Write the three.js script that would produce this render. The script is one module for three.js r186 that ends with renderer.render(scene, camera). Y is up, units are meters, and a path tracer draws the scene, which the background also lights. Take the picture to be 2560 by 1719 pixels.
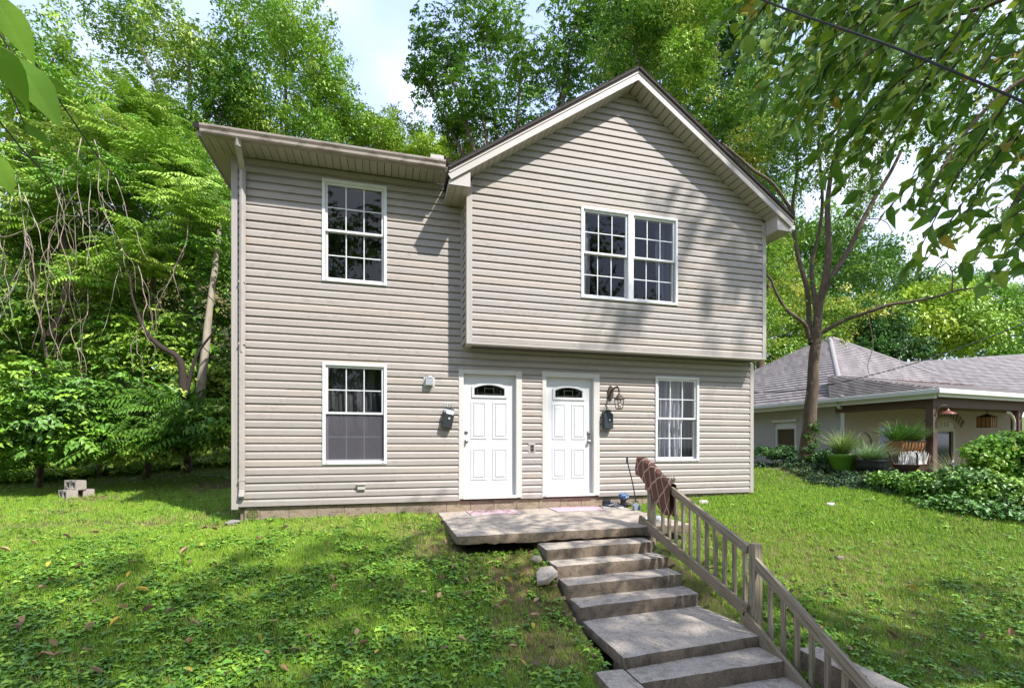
import * as THREE from 'three';
import { mergeGeometries } from 'three/addons/utils/BufferGeometryUtils.js';
import { RoundedBoxGeometry } from 'three/addons/geometries/RoundedBoxGeometry.js';

// ---------------------------------------------------------------- camera, sky, sun, exposure
const scene = new THREE.Scene();
const FOC = 1200, HOR = 1115, YAW = Math.atan(FOC / 4560), EYE = new THREE.Vector3(2.175, 0.826, 7.816);
const camera = new THREE.PerspectiveCamera(2 * Math.atan(HOR / FOC) * 180 / Math.PI, 2560 / (2 * HOR), 0.05, 600);
camera.position.copy(EYE);
camera.rotation.y = -YAW;
camera.setViewOffset(2560, 2 * HOR, 0, 0, 2560, 1719);
camera.updateMatrixWorld(true);
const SUN = new THREE.Vector3(0.68, 1.38, 1).normalize();
const sun = new THREE.DirectionalLight(new THREE.Color(1, 0.96, 0.895), 3.6);
sun.name = 'sun';
sun.position.copy(SUN).multiplyScalar(60); sun.castShadow = true; sun.shadow.radius = 1.8;
sun.shadow.mapSize.set(4096, 4096);
Object.assign(sun.shadow.camera, { left: -25, right: 25, top: 25, bottom: -25, near: 1, far: 140 });
scene.add(sun);
const renderer = new THREE.WebGLRenderer({ antialias: true });
renderer.toneMapping = THREE.LinearToneMapping;
renderer.toneMappingExposure = 1.95;
renderer.shadowMap.enabled = true;

// ---------------------------------------------------------------- small helpers
function mulberry(seed) { return () => { seed = (seed + 0x6d2b79f5) | 0; let t = Math.imul(seed ^ (seed >>> 15), 1 | seed); t = (t + Math.imul(t ^ (t >>> 7), 61 | t)) ^ t; return ((t ^ (t >>> 14)) >>> 0) / 4294967296; }; }
let rnd = mulberry(7);
const R = (a, b) => a + (b - a) * rnd(), pick = (a) => a[Math.floor(rnd() * a.length)];
const clamp = (x, a, b) => Math.min(b, Math.max(a, x)), smooth = (a, b, x) => { const t = clamp((x - a) / (b - a), 0, 1); return t * t * (3 - 2 * t); };
const V = (x, y, z) => new THREE.Vector3(x, y, z);
function hash3(x, y, z) { let h = Math.imul(x, 374761393) ^ Math.imul(y, 668265263) ^ Math.imul(z, 2147483647 ^ 0x5bd1e995); h = Math.imul(h ^ (h >>> 13), 1274126177); return ((h ^ (h >>> 16)) >>> 0) / 4294967296; }
function noise3(x, y, z) {
  const X = Math.floor(x), Y = Math.floor(y), Z = Math.floor(z); x -= X; y -= Y; z -= Z;
  const f = (t) => t * t * (3 - 2 * t), u = f(x), v = f(y), w = f(z), L = (a, b, t) => a + (b - a) * t;
  const h = (i, j, k) => hash3(X + i, Y + j, Z + k);
  return L(L(L(h(0, 0, 0), h(1, 0, 0), u), L(h(0, 1, 0), h(1, 1, 0), u), v), L(L(h(0, 0, 1), h(1, 0, 1), u), L(h(0, 1, 1), h(1, 1, 1), u), v), w);
}
const fbm = (x, y, z = 0, n = 4) => { let s = 0, a = 0.5, t = 0; for (let i = 0; i < n; i++) { s += a * noise3(x, y, z + i * 7.3); t += a; a *= 0.5; x *= 2.03; y *= 2.03; z *= 2.03; } return s / t; };

// photo pixel (2560 x 1719) and depth along the view axis -> place in the world
const cF = V(Math.sin(YAW), 0, -Math.cos(YAW)), cR = V(Math.cos(YAW), 0, Math.sin(YAW));
const W = (px, py, Z) => EYE.clone().addScaledVector(cF, Z).addScaledVector(cR, (px - 1280) / FOC * Z).add(V(0, (HOR - py) / FOC * Z, 0));
const project = (p) => { const d = p.clone().sub(EYE), Z = d.dot(cF); return [1280 + FOC * d.dot(cR) / Z, HOR - FOC * d.y / Z, Z]; };

const used = new Map();
function numbered(name) { const n = used.get(name) || 0; used.set(name, n + 1); return n ? name + '_' + String(n).padStart(3, '0') : name; }
function shade(o) { o.traverse((m) => { if (m.isMesh) { m.castShadow = true; m.receiveShadow = true; } }); return o; }
function tag(o, label, category, group, kind) { o.userData.label = label; if (category) o.userData.category = category; if (group) o.userData.group = group; if (kind) o.userData.kind = kind; return o; }
function thing(name, label, category, p = [0, 0, 0], turn = 0, group) {
  const o = new THREE.Group(); o.name = numbered(name); o.position.set(...(p.isVector3 ? p.toArray() : p)); o.rotation.y = turn;
  scene.add(o); return tag(o, label, category, group);
}
function obj(name, geos, mat, parent) {
  const g = Array.isArray(geos) ? mergeGeometries(geos.map((x) => (x.index ? x.toNonIndexed() : x))) : geos;
  const m = new THREE.Mesh(g, mat); m.castShadow = m.receiveShadow = true;
  m.name = parent ? name : numbered(name);
  (parent || scene).add(m); return m;
}
function structure(name, geos, mat, label) { const m = obj(name, geos, mat); m.userData.kind = 'structure'; if (label) m.userData.label = label; return m; }
function bx(w, h, d, x = 0, y = 0, z = 0) { return new THREE.BoxGeometry(w, h, d).translate(x, y, z); }          // centre
function bb(x0, x1, y0, y1, z0, z1) { return bx(x1 - x0, y1 - y0, z1 - z0, (x0 + x1) / 2, (y0 + y1) / 2, (z0 + z1) / 2); }
function rb(x0, x1, y0, y1, z0, z1, r = 0.008) { return new RoundedBoxGeometry(x1 - x0, y1 - y0, z1 - z0, 2, Math.min(r, (x1 - x0) / 2.1, (y1 - y0) / 2.1, (z1 - z0) / 2.1)).translate((x0 + x1) / 2, (y0 + y1) / 2, (z0 + z1) / 2); }
function cyl(r0, r1, h, x, y, z, n = 16) { return new THREE.CylinderGeometry(r0, r1, h, n).translate(x, y, z); }
// world-size uv for boxes and the like: picks the two axes across the normal
function boxUV(g, s = 1, swap = false) {
  if (g.index) g = g.toNonIndexed();
  const p = g.attributes.position, n = g.attributes.normal, uv = new Float32Array(p.count * 2);
  for (let i = 0; i < p.count; i++) {
    const a = [Math.abs(n.getX(i)), Math.abs(n.getY(i)), Math.abs(n.getZ(i))], k = a.indexOf(Math.max(...a));
    uv[2 * i] = (k === 0 ? p.getZ(i) : p.getX(i)) * s; uv[2 * i + 1] = (k === 1 ? p.getZ(i) : p.getY(i)) * s;
  }
  if (swap) for (let i = 0; i < uv.length; i += 2) { const t = uv[i]; uv[i] = uv[i + 1]; uv[i + 1] = t; }
  g.setAttribute('uv', new THREE.BufferAttribute(uv, 2)); return g;
}
// a tapered, slightly lumpy round limb through points
function limb(pts, r0, r1, { sides = 8, step = 0.25, lump = 0.08, seed = 1 } = {}) {
  const c = new THREE.CatmullRomCurve3(pts), len = c.getLength(), n = Math.max(4, Math.ceil(len / step)), fr = c.computeFrenetFrames(n, false);
  const P = [], N = [], UV = [], I = [];
  for (let i = 0; i <= n; i++) {
    const t = i / n, q = c.getPointAt(t), r = r0 + (r1 - r0) * Math.pow(t, 0.85);
    for (let j = 0; j <= sides; j++) {
      const a = j / sides * Math.PI * 2, d = fr.normals[i].clone().multiplyScalar(Math.cos(a)).addScaledVector(fr.binormals[i], Math.sin(a));
      const k = r * (1 + lump * (noise3(Math.cos(a) * 2 + seed * 9, Math.sin(a) * 2, t * len * 2.2) - 0.5) * 2);
      P.push(q.x + d.x * k, q.y + d.y * k, q.z + d.z * k); N.push(d.x, d.y, d.z); UV.push(j / sides * r0 * 6, t * len);
    }
  }
  for (let i = 0; i < n; i++) for (let j = 0; j < sides; j++) { const a = i * (sides + 1) + j, b = a + sides + 1; I.push(a, a + 1, b, b, a + 1, b + 1); }
  const g = new THREE.BufferGeometry();
  g.setAttribute('position', new THREE.Float32BufferAttribute(P, 3)); g.setAttribute('normal', new THREE.Float32BufferAttribute(N, 3)); g.setAttribute('uv', new THREE.Float32BufferAttribute(UV, 2)); g.setIndex(I);
  return g.toNonIndexed();
}
const tube = (pts, r, n = 40, s = 6) => new THREE.TubeGeometry(new THREE.CatmullRomCurve3(pts), n, r, s);

// ---------------------------------------------------------------- textures
function tex(n, m, fn, { srgb = true, repeat } = {}) {
  const d = new Uint8Array(n * m * 4);
  for (let y = 0; y < m; y++) for (let x = 0; x < n; x++) { const c = fn(x / n, y / m), o = (y * n + x) * 4; d[o] = clamp(c[0], 0, 1) * 255; d[o + 1] = clamp(c[1], 0, 1) * 255; d[o + 2] = clamp(c[2], 0, 1) * 255; d[o + 3] = 255; }
  const t = new THREE.DataTexture(d, n, m); t.wrapS = t.wrapT = THREE.RepeatWrapping; t.magFilter = THREE.LinearFilter; t.minFilter = THREE.LinearMipmapLinearFilter; t.generateMipmaps = true;
  if (srgb) t.colorSpace = THREE.SRGBColorSpace; if (repeat) t.repeat.set(...repeat); t.needsUpdate = true; return t;
}
const toS = (x) => (x <= 0.0031308 ? 12.92 * x : 1.055 * Math.pow(x, 1 / 2.4) - 0.055);
const mixc = (a, b, t) => [a[0] + (b[0] - a[0]) * t, a[1] + (b[1] - a[1]) * t, a[2] + (b[2] - a[2]) * t];
const lin = (c) => [toS(c[0]), toS(c[1]), toS(c[2])];
// tileable fbm on the unit square
function tn(u, v, f, z = 0, n = 4) { const a = u * Math.PI * 2, b = v * Math.PI * 2, k = f / 6.283; return fbm(Math.cos(a) * k + 31 + Math.cos(b) * k * 0.37, Math.sin(a) * k + 17 + z + Math.sin(b) * k * 0.41, Math.cos(b) * k + 5 + Math.sin(b) * k * 1.3, n); }
function std(color, rough = 0.8, more = {}) { return new THREE.MeshStandardMaterial({ color: color.isColor ? color : new THREE.Color().setRGB(...color), roughness: rough, ...more }); }

// sky: pale hazy blue with soft thin cloud
{
  const n = 1024, m = 512, d = new Float32Array(n * m * 4);
  for (let y = 0; y < m; y++) for (let x = 0; x < n; x++) {
    const el = (y / m - 0.5) * Math.PI, az = x / n * Math.PI * 2, s = Math.sin(el), X = Math.cos(az) * Math.cos(el), Z = Math.sin(az) * Math.cos(el);
    const h = clamp(s, 0, 1), base = mixc([0.71, 0.78, 0.93], [0.33, 0.46, 0.82], Math.pow(h, 0.6));
    const k = 2.4 / (h + 0.35), cl = smooth(0.43, 0.70, fbm(X * k + 3.1, Z * k + 8.2, 1.7, 5));
    let c = mixc(base, [0.92, 0.94, 0.98], cl * 0.85);
    if (s < 0) c = mixc([0.5, 0.55, 0.5], [0.16, 0.2, 0.12], smooth(0, 0.12, -s));
    const o = (y * n + x) * 4; d[o] = c[0] * 0.92; d[o + 1] = c[1] * 0.92; d[o + 2] = c[2] * 0.92; d[o + 3] = 1;
  }
  const t = new THREE.DataTexture(d, n, m, THREE.RGBAFormat, THREE.FloatType); t.mapping = THREE.EquirectangularReflectionMapping; t.magFilter = THREE.LinearFilter; t.needsUpdate = true;
  scene.background = t; scene.environment = t;
}

// ---------------------------------------------------------------- materials
function planks(c, c2, seed) {   // vinyl: faint mottling, fine streaks and grime spots
  return tex(512, 256, (u, v) => {
    const m = tn(u, v, 5, seed), f = tn(u, v, 60, seed + 3, 2), st = tn(u * 0.999, 0, 40, seed + 9, 3);
    const g = smooth(0.52, 0.75, tn(u, v, 9, seed + 20)) * smooth(0.4, 0.7, f);
    let k = mixc(c, c2, clamp(m * 0.9 + (f - 0.5) * 0.35 + (st - 0.5) * 0.3, 0, 1));
    return lin(mixc(k, [k[0] * 0.72, k[1] * 0.68, k[2] * 0.6], g * 0.5));
  }, { repeat: [0.4, 0.8] });
}
const M = {};
M.siding = [[0.95, 0.95, 0.955], [1, 1, 1], [1.04, 1.0, 0.955], [1.0, 0.985, 0.985]].map((c, i) => std(c, 0.55, { map: planks([0.412, 0.370, 0.342], [0.335, 0.300, 0.276], i * 11) }));
M.trim = std([1, 1, 1], 0.55, { map: planks([0.45, 0.408, 0.38], [0.385, 0.347, 0.32], 55) });
M.soffit = [std([0.36, 0.32, 0.275], 0.6), std([0.385, 0.34, 0.295], 0.6)];
M.fascia = std([0.47, 0.425, 0.40], 0.5);
M.gutter = std([1, 1, 1], 0.45, { map: tex(512, 128, (u, v) => { const g = smooth(0.45, 0.7, tn(u, v, 12, 2)); return lin(mixc([0.31, 0.262, 0.225], [0.165, 0.13, 0.10], g * 0.8)); }, { repeat: [0.7, 2] }) });
M.white = std([0.70, 0.70, 0.705], 0.4);
M.doorWhite = std([1, 1, 1], 0.38, { map: tex(256, 256, (u, v) => { const m = tn(u, v, 8, 3); return lin(mixc([0.64, 0.65, 0.67], [0.58, 0.59, 0.60], clamp(m + 0.35 * (tn(u, v, 40, 9, 2) - 0.5), 0, 1))); }) });
M.casing = std([0.58, 0.56, 0.53], 0.5);
M.inner = std([0.07, 0.068, 0.065], 0.9);
M.glass = new THREE.MeshPhysicalMaterial({ color: 0xffffff, transmission: 1, thickness: 0, roughness: 0.0, ior: 1.52, specularIntensity: 1 });
M.screen = std([0.045, 0.043, 0.055], 0.9);
M.shingle = std([1, 1, 1], 0.95, { map: tex(256, 256, (u, v) => { const m = tn(u, v, 30, 1); return lin(mixc([0.025, 0.022, 0.022], [0.085, 0.075, 0.07], m)); }, { repeat: [1, 1] }) });
M.brown = std([0.085, 0.035, 0.025], 0.6);
function concreteTex(c, c2, dark, stain, seed) {
  return tex(512, 512, (u, v) => {
    const m = tn(u, v, 6, seed, 3), a = tn(u, v, 220, seed + 4, 2), s = smooth(0.48, 0.72, tn(u, v, 24, seed + 8, 4)), sp = hash3(Math.floor(u * 300), Math.floor(v * 300), seed);
    let k = mixc(c, c2, m); k = mixc(k, dark, s * stain);
    const q = (a - 0.5) * 0.9 + (sp > 0.92 ? 0.45 : sp < 0.08 ? -0.4 : 0);
    return lin(k.map((x) => x * (1 + q)));
  }, { repeat: [0.8, 0.8] });
}
const bumpTex = tex(512, 512, (u, v) => { const a = tn(u, v, 150, 2, 3), b = tn(u, v, 20, 5); return Array(3).fill(0.6 * a + 0.4 * b); }, { srgb: false, repeat: [1, 1] });
M.concrete = std([1, 1, 1], 0.95, { map: concreteTex([0.46, 0.395, 0.33], [0.36, 0.31, 0.258], [0.23, 0.187, 0.14], 0.55, 1), bumpMap: bumpTex, bumpScale: 0.004 });
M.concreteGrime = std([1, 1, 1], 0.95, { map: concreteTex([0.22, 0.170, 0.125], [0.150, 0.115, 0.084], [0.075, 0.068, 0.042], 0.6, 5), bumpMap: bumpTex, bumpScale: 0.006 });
M.block = [0, 1, 2].map((i) => std([0.92 + i * 0.06, 0.92 + i * 0.05, 0.93 + i * 0.03], 0.95, { map: concreteTex([0.35, 0.275, 0.205], [0.265, 0.21, 0.155], [0.16, 0.125, 0.088], 0.6, 12 + i), bumpMap: bumpTex, bumpScale: 0.004 }));
M.greyBlock = std([1, 1, 1], 0.95, { map: concreteTex([0.42, 0.37, 0.34], [0.34, 0.30, 0.27], [0.2, 0.18, 0.16], 0.4, 22), bumpMap: bumpTex, bumpScale: 0.004 });
const woodMap = (c, c2, alg, seed) => tex(512, 512, (u, v) => {
  const w = tn(u, v, 4, seed) * 0.6, g = noise3(u * 3 + w * 2, v * 90 + w * 9, seed), g2 = noise3(u * 8, v * 240, seed + 4), al = smooth(0.48, 0.7, tn(u, v, 7, seed + 7));
  let k = mixc(c, c2, clamp(g * 0.75 + g2 * 0.35, 0, 1)); k = mixc(k, alg, al * 0.55);
  const crack = noise3(u * 2.5, v * 60, seed + 30) > 0.83 ? 0.55 : 1; return lin(k.map((x) => x * crack));
}, { repeat: [1, 2.5] });
M.wood = std([1, 1, 1], 0.9, { map: woodMap([0.37, 0.315, 0.235], [0.19, 0.152, 0.105], [0.17, 0.18, 0.085], 3), bumpMap: bumpTex, bumpScale: 0.002 });
M.woodDark = std([1, 1, 1], 0.9, { map: woodMap([0.32, 0.26, 0.185], [0.17, 0.132, 0.088], [0.17, 0.165, 0.08], 8), bumpMap: bumpTex, bumpScale: 0.002 });
const barkTex = (c, c2, seed) => tex(256, 512, (u, v) => { const f = noise3(Math.cos(u * 6.283) * 4 + 9, Math.sin(u * 6.283) * 4 + 9, v * 10 + seed), g = tn(u, v, 40, seed, 3), l = smooth(0.62, 0.75, tn(u, v, 9, seed + 5)); return lin(mixc(mixc(c, c2, clamp(f * 0.7 + g * 0.5, 0, 1)), [0.30, 0.31, 0.25], l * 0.4)); }, { repeat: [1, 0.6] });
M.bark = std([1, 1, 1], 0.95, { map: barkTex([0.055, 0.038, 0.026], [0.17, 0.122, 0.085], 1), bumpMap: bumpTex, bumpScale: 0.012 });
M.barkGrey = std([1, 1, 1], 0.95, { map: barkTex([0.11, 0.095, 0.08], [0.26, 0.23, 0.19], 6), bumpMap: bumpTex, bumpScale: 0.01 });
M.barkPale = std([1, 1, 1], 0.95, { map: barkTex([0.30, 0.25, 0.18], [0.50, 0.43, 0.33], 12), bumpMap: bumpTex, bumpScale: 0.006 });
M.barkDark = std([0.045, 0.033, 0.025], 0.95);
M.vine = std([0.34, 0.27, 0.215], 0.9); M.vinePale = std([0.48, 0.42, 0.36], 0.9);
M.metal = std([0.33, 0.31, 0.28], 0.32, { metalness: 0.9 });
M.black = std([0.018, 0.019, 0.022], 0.5);
M.slate = std([0.028, 0.034, 0.045], 0.42);
M.bronze = std([0.075, 0.062, 0.05], 0.45, { metalness: 0.3 });
M.cable = std([0.012, 0.012, 0.013], 0.6);
const leafMat = (t = 0.32, rough = 0.62) => new THREE.MeshPhysicalMaterial({ color: 0xffffff, roughness: rough, transmission: t, thickness: 0, side: THREE.DoubleSide, specularIntensity: 0.45 });
M.leaf = leafMat(0.36, 0.9); M.leafShiny = std([1, 1, 1], 0.4, { side: THREE.DoubleSide }); M.grass = std([1, 1, 1], 0.8, { side: THREE.DoubleSide }); M.gloss = std([1, 1, 1], 0.45, { side: THREE.DoubleSide });

// ---------------------------------------------------------------- terrain
const GP = [  // x, z, y
  [0, 0, -0.29], [3, 0, -0.28], [6, 0, -0.27], [9.05, 0, -0.13], [3, 1.2, -0.33], [3, 2.1, -0.43], [0, 2, -0.43], [-4, 2, -0.45], [4, 2.4, -0.53], [4, 3.2, -0.90], [0, 3.2, -0.80], [4, 4.1, -1.04], [0, 4.4, -1.14], [-4, 4.4, -1.05], [4, 5.2, -1.34], [0, 6, -1.36], [-4, 7, -1.35],
  [4, 8, -1.55], [8, 8.5, -1.45], [0, 10, -1.55], [14, 8, -1.2], [6, 2.2, -0.50], [5.8, 3.0, -0.72], [5.85, 3.9, -1.02], [6, 5, -1.35], [8, 2, -0.42], [8, 4, -0.88], [8, 5.5, -1.15], [10, 1, -0.27], [10, 3, -0.52], [11.4, 1.7, -0.24], [12, 2.6, -0.32], [12.2, 4.5, -0.68],
  [11.9, -1.1, 0.0], [12.8, -1.3, 0.22], [12.7, -2.4, 0.33], [12.95, -0.6, 0.14], [12.6, -4.2, 0.12], [9.1, -4, 0.02], [10.5, -6, 0.15], [14, 0.5, -0.1], [16, -3, -0.4], [20, -4, -0.5], [15, 4, -0.6], [13, -9, 0.3], [22, -14, 0.2], [30, -8, 0],
  [-4.7, -5.3, -0.3], [-2, -3, -0.3], [-7.9, -6.5, -0.30], [-5, -2, -0.34], [-9, -1, -0.3], [-6.2, -8.6, -0.08], [-3, -8, 0.05], [-1, -9, 0.3], [-12, -6, 0.2], [-14, 2, 0.0], [-10, 5, -0.9],
  [-9.5, -10, 1.0], [-6, -12, 1.6], [-2, -13, 1.7], [4, -14, 1.4], [-14, -11, 3.6], [-10, -16, 4.6], [-3, -18, 4.2], [6, -22, 4.0], [14, -24, 2.2], [-20, -10, 6.0], [-20, -20, 10], [-8, -26, 9], [6, -34, 9], [20, -36, 6], [36, -34, 5], [40, -14, 1], [34, 10, -1], [0, 26, -1.6], [20, 24, -1.8], [-20, 20, -1], [-28, 0, 4], [-34, -30, 18], [0, -55, 16], [40, -60, 12]];
const tps = (() => {
  const n = GP.length, N = n + 3, A = Array.from({ length: N }, () => new Float64Array(N + 1)), U = (r2) => (r2 > 1e-9 ? r2 * Math.log(r2) : 0);
  for (let i = 0; i < n; i++) { for (let j = 0; j < n; j++) A[i][j] = U((GP[i][0] - GP[j][0]) ** 2 + (GP[i][1] - GP[j][1]) ** 2) + (i === j ? 0.35 : 0); A[i][n] = A[n][i] = 1; A[i][n + 1] = A[n + 1][i] = GP[i][0]; A[i][n + 2] = A[n + 2][i] = GP[i][1]; A[i][N] = GP[i][2]; }
  for (let c = 0; c < N; c++) { let p = c; for (let r = c + 1; r < N; r++) if (Math.abs(A[r][c]) > Math.abs(A[p][c])) p = r; [A[c], A[p]] = [A[p], A[c]]; for (let r = 0; r < N; r++) if (r !== c) { const f = A[r][c] / A[c][c]; if (f) for (let k = c; k <= N; k++) A[r][k] -= f * A[c][k]; } }
  const w = A.map((r, i) => r[N] / r[i]);
  return (x, z) => { let s = w[n] + w[n + 1] * x + w[n + 2] * z; for (let i = 0; i < n; i++) s += w[i] * U((x - GP[i][0]) ** 2 + (z - GP[i][1]) ** 2); return s; };
})();
const groundRaw = (x, z) => { const y = tps(x, z) + (fbm(x * 0.9, z * 0.9, 3, 3) - 0.5) * 0.07; if (x > 4.15 && x < 5.5 && z > 2.05 && z < 5.6) return Math.min(y - 0.1, -0.72 - 0.36 * (z - 2.1)); if (x > 3.1 && x < 4.2 && z > 1.0 && z < 2.05) return Math.min(y, -0.52); return x > 0.05 && x < 9 && z < -0.1 && z > -8 ? Math.min(y, -0.3) : y; };
const GN = 161, gridY = new Float64Array(GN * GN); for (let j = 0; j < GN; j++) for (let i = 0; i < GN; i++) gridY[j * GN + i] = groundRaw(-16 + i * 0.2, -16 + j * 0.2);
const ground = (x, z) => {
  const u = (x + 16) / 0.2, v = (z + 16) / 0.2; if (u < 0 || v < 0 || u >= GN - 1 || v >= GN - 1) return groundRaw(x, z);
  const i = Math.floor(u), j = Math.floor(v), a = u - i, b = v - j, o = j * GN + i; return (gridY[o] * (1 - a) + gridY[o + 1] * a) * (1 - b) + (gridY[o + GN] * (1 - a) + gridY[o + GN + 1] * a) * b;
};
// a point of the ground seen at a photo pixel
function onGround(px, py) { let a = 1.5, b = 40; const f = (Z) => { const p = W(px, py, Z); return p.y - ground(p.x, p.z); }; for (let Z = 1.5; Z < 40; Z += 0.25) if (f(Z) < 0) { b = Z; a = Z - 0.25; break; } for (let i = 0; i < 20; i++) { const m = (a + b) / 2; if (f(m) < 0) b = m; else a = m; } const p = W(px, py, b); p.y = ground(p.x, p.z); return p; }
const bare = (x, z) => {   // 0 grass .. 1 bare earth
  let b = (x > 5 ? 0.35 : 0.95) * smooth(0.53, 0.74, fbm(x * 0.55 + 4, z * 0.55 + 1, 9, 4));
  const spot = (cx, cz, r, k = 1) => { b = Math.max(b, k * smooth(r, r * 0.3, Math.hypot(x - cx, (z - cz)) + (fbm(x * 2, z * 2, 2, 3) - 0.5) * r)); };
  spot(-3.9, -4.3, 0.8, 0.75); spot(-3.3, -2.2, 1.1, 0.6); spot(-2.1, -0.4, 0.9, 0.55); spot(-0.2, 0.25, 0.55); spot(3.7, 2.05, 0.45); spot(6.9, 0.75, 0.55, 0.8); spot(5.75, 3.2, 0.5, 0.6); spot(3.8, 3.4, 0.4, 0.7);
  if (x < -7 || z < -9) b = Math.max(b, smooth(-10, -12, x), smooth(-10, -12, z) * (x < 10 ? 1 : 0));
  return b;
};
{
  const lawn = tex(512, 512, (u, v) => {
    const m = tn(u, v, 8, 1), f = tn(u, v, 120, 4, 3), g = tn(u, v, 30, 9, 3);
    let c = mixc([0.075, 0.115, 0.017], [0.14, 0.17, 0.035], m); c = mixc(c, [0.115, 0.08, 0.05], smooth(0.5, 0.7, g) * 0.7);
    return lin(c.map((x) => x * (0.55 + f * 0.9)));
  }, { repeat: [0.45, 0.45] });
  const build = (x0, x1, z0, z1, step, hole) => {
    const P = [], C = [], U = [], I = [], nx = Math.round((x1 - x0) / step), nz = Math.round((z1 - z0) / step);
    for (let j = 0; j <= nz; j++) for (let i = 0; i <= nx; i++) {
      const x = x0 + i * step, z = z0 + j * step; P.push(x, ground(x, z), z); U.push(x, z);
      const b = bare(x, z), c = mixc([1, 1, 1], [1.15, 0.72, 0.95], b); C.push(...c);
    }
    for (let j = 0; j < nz; j++) for (let i = 0; i < nx; i++) { const x = x0 + (i + 0.5) * step, z = z0 + (j + 0.5) * step; if (hole && x > hole[0] && x < hole[1] && z > hole[2] && z < hole[3]) continue; const a = j * (nx + 1) + i, b = a + nx + 1; I.push(a, b, a + 1, a + 1, b, b + 1); }
    const g = new THREE.BufferGeometry(); g.setAttribute('position', new THREE.Float32BufferAttribute(P, 3)); g.setAttribute('uv', new THREE.Float32BufferAttribute(U, 2)); g.setAttribute('color', new THREE.Float32BufferAttribute(C, 3)); g.setIndex(I); g.computeVertexNormals(); return g.toNonIndexed();
  };
  const gm = new THREE.MeshStandardMaterial({ map: lawn, vertexColors: true, roughness: 1, bumpMap: bumpTex, bumpScale: 0.02 });
  structure('ground', [build(-16, 16, -16, 16, 0.2), build(-80, 80, -88, 72, 1, [-16, 16, -16, 16])], gm, 'sloping lawn and wooded ground around the house');
}

// ---------------------------------------------------------------- the house
const house = thing('house', 'two storey beige vinyl sided duplex with jettied gable and two white doors', 'house');
const CH = 0.117, YB = -0.06, PROUD = 0.028, BX0 = 3.40, BX1 = 9.03, BZ = 0.35, HX1 = 9.06, EAVE = 5.08, BOT = 2.44;
const APX = 6.215, PITCH = 0.672, GAB0 = 5.0;   // gable: wall top at its corners
const prof = (t) => (t < 0.58 ? PROUD : t < 0.93 ? PROUD - (PROUD - 0.003) * (t - 0.58) / 0.35 : 0.003);
let plankN = 0;
// one length of siding: bottom yb, clipped to [ya, yc], ends xl(y), xr(y)
function plankGeo(yb, ya, yc, xl, xr, z0, lift = 0) {
  const ys = [ya]; for (const t of [0.58, 0.93]) { const y = yb + t * CH; if (y > ya + 0.002 && y < yc - 0.002) ys.push(y); } ys.push(yc);
  const f = ys.map((y) => [y, prof(clamp((y - yb) / CH, 0, 0.999)) + lift]), P = [];
  const quad = (a, b, c, d) => P.push(...a, ...b, ...c, ...a, ...c, ...d);
  for (let i = 0; i + 1 < f.length; i++) { const [y0, d0] = f[i], [y1, d1] = f[i + 1]; quad([xl(y0), y0, z0 + d0], [xr(y0), y0, z0 + d0], [xr(y1), y1, z0 + d1], [xl(y1), y1, z0 + d1]); }
  const [yA, dA] = f[0], [yZ, dZ] = f[f.length - 1];
  quad([xl(yA), yA, z0 - 0.004], [xr(yA), yA, z0 - 0.004], [xr(yA), yA, z0 + dA], [xl(yA), yA, z0 + dA]);
  quad([xl(yZ), yZ, z0 + dZ], [xr(yZ), yZ, z0 + dZ], [xr(yZ), yZ, z0 - 0.004], [xl(yZ), yZ, z0 - 0.004]);
  for (const [e, s] of [[xl, 0], [xr, 1]]) for (let i = 0; i + 1 < f.length; i++) { const [y0, d0] = f[i], [y1, d1] = f[i + 1], q = [[e(y0), y0, z0 - 0.004], [e(y0), y0, z0 + d0], [e(y1), y1, z0 + d1], [e(y1), y1, z0 - 0.004]]; if (s) q.reverse(); quad(...q); }
  const g = new THREE.BufferGeometry(); g.setAttribute('position', new THREE.Float32BufferAttribute(P, 3)); g.computeVertexNormals();
  const uv = new Float32Array(P.length / 3 * 2), ou = rnd() * 9, ov = rnd() * 9; for (let i = 0; i < P.length / 3; i++) { uv[2 * i] = P[3 * i] + ou; uv[2 * i + 1] = P[3 * i + 1] + ov; } g.setAttribute('uv', new THREE.BufferAttribute(uv, 2));
  return g;
}
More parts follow.
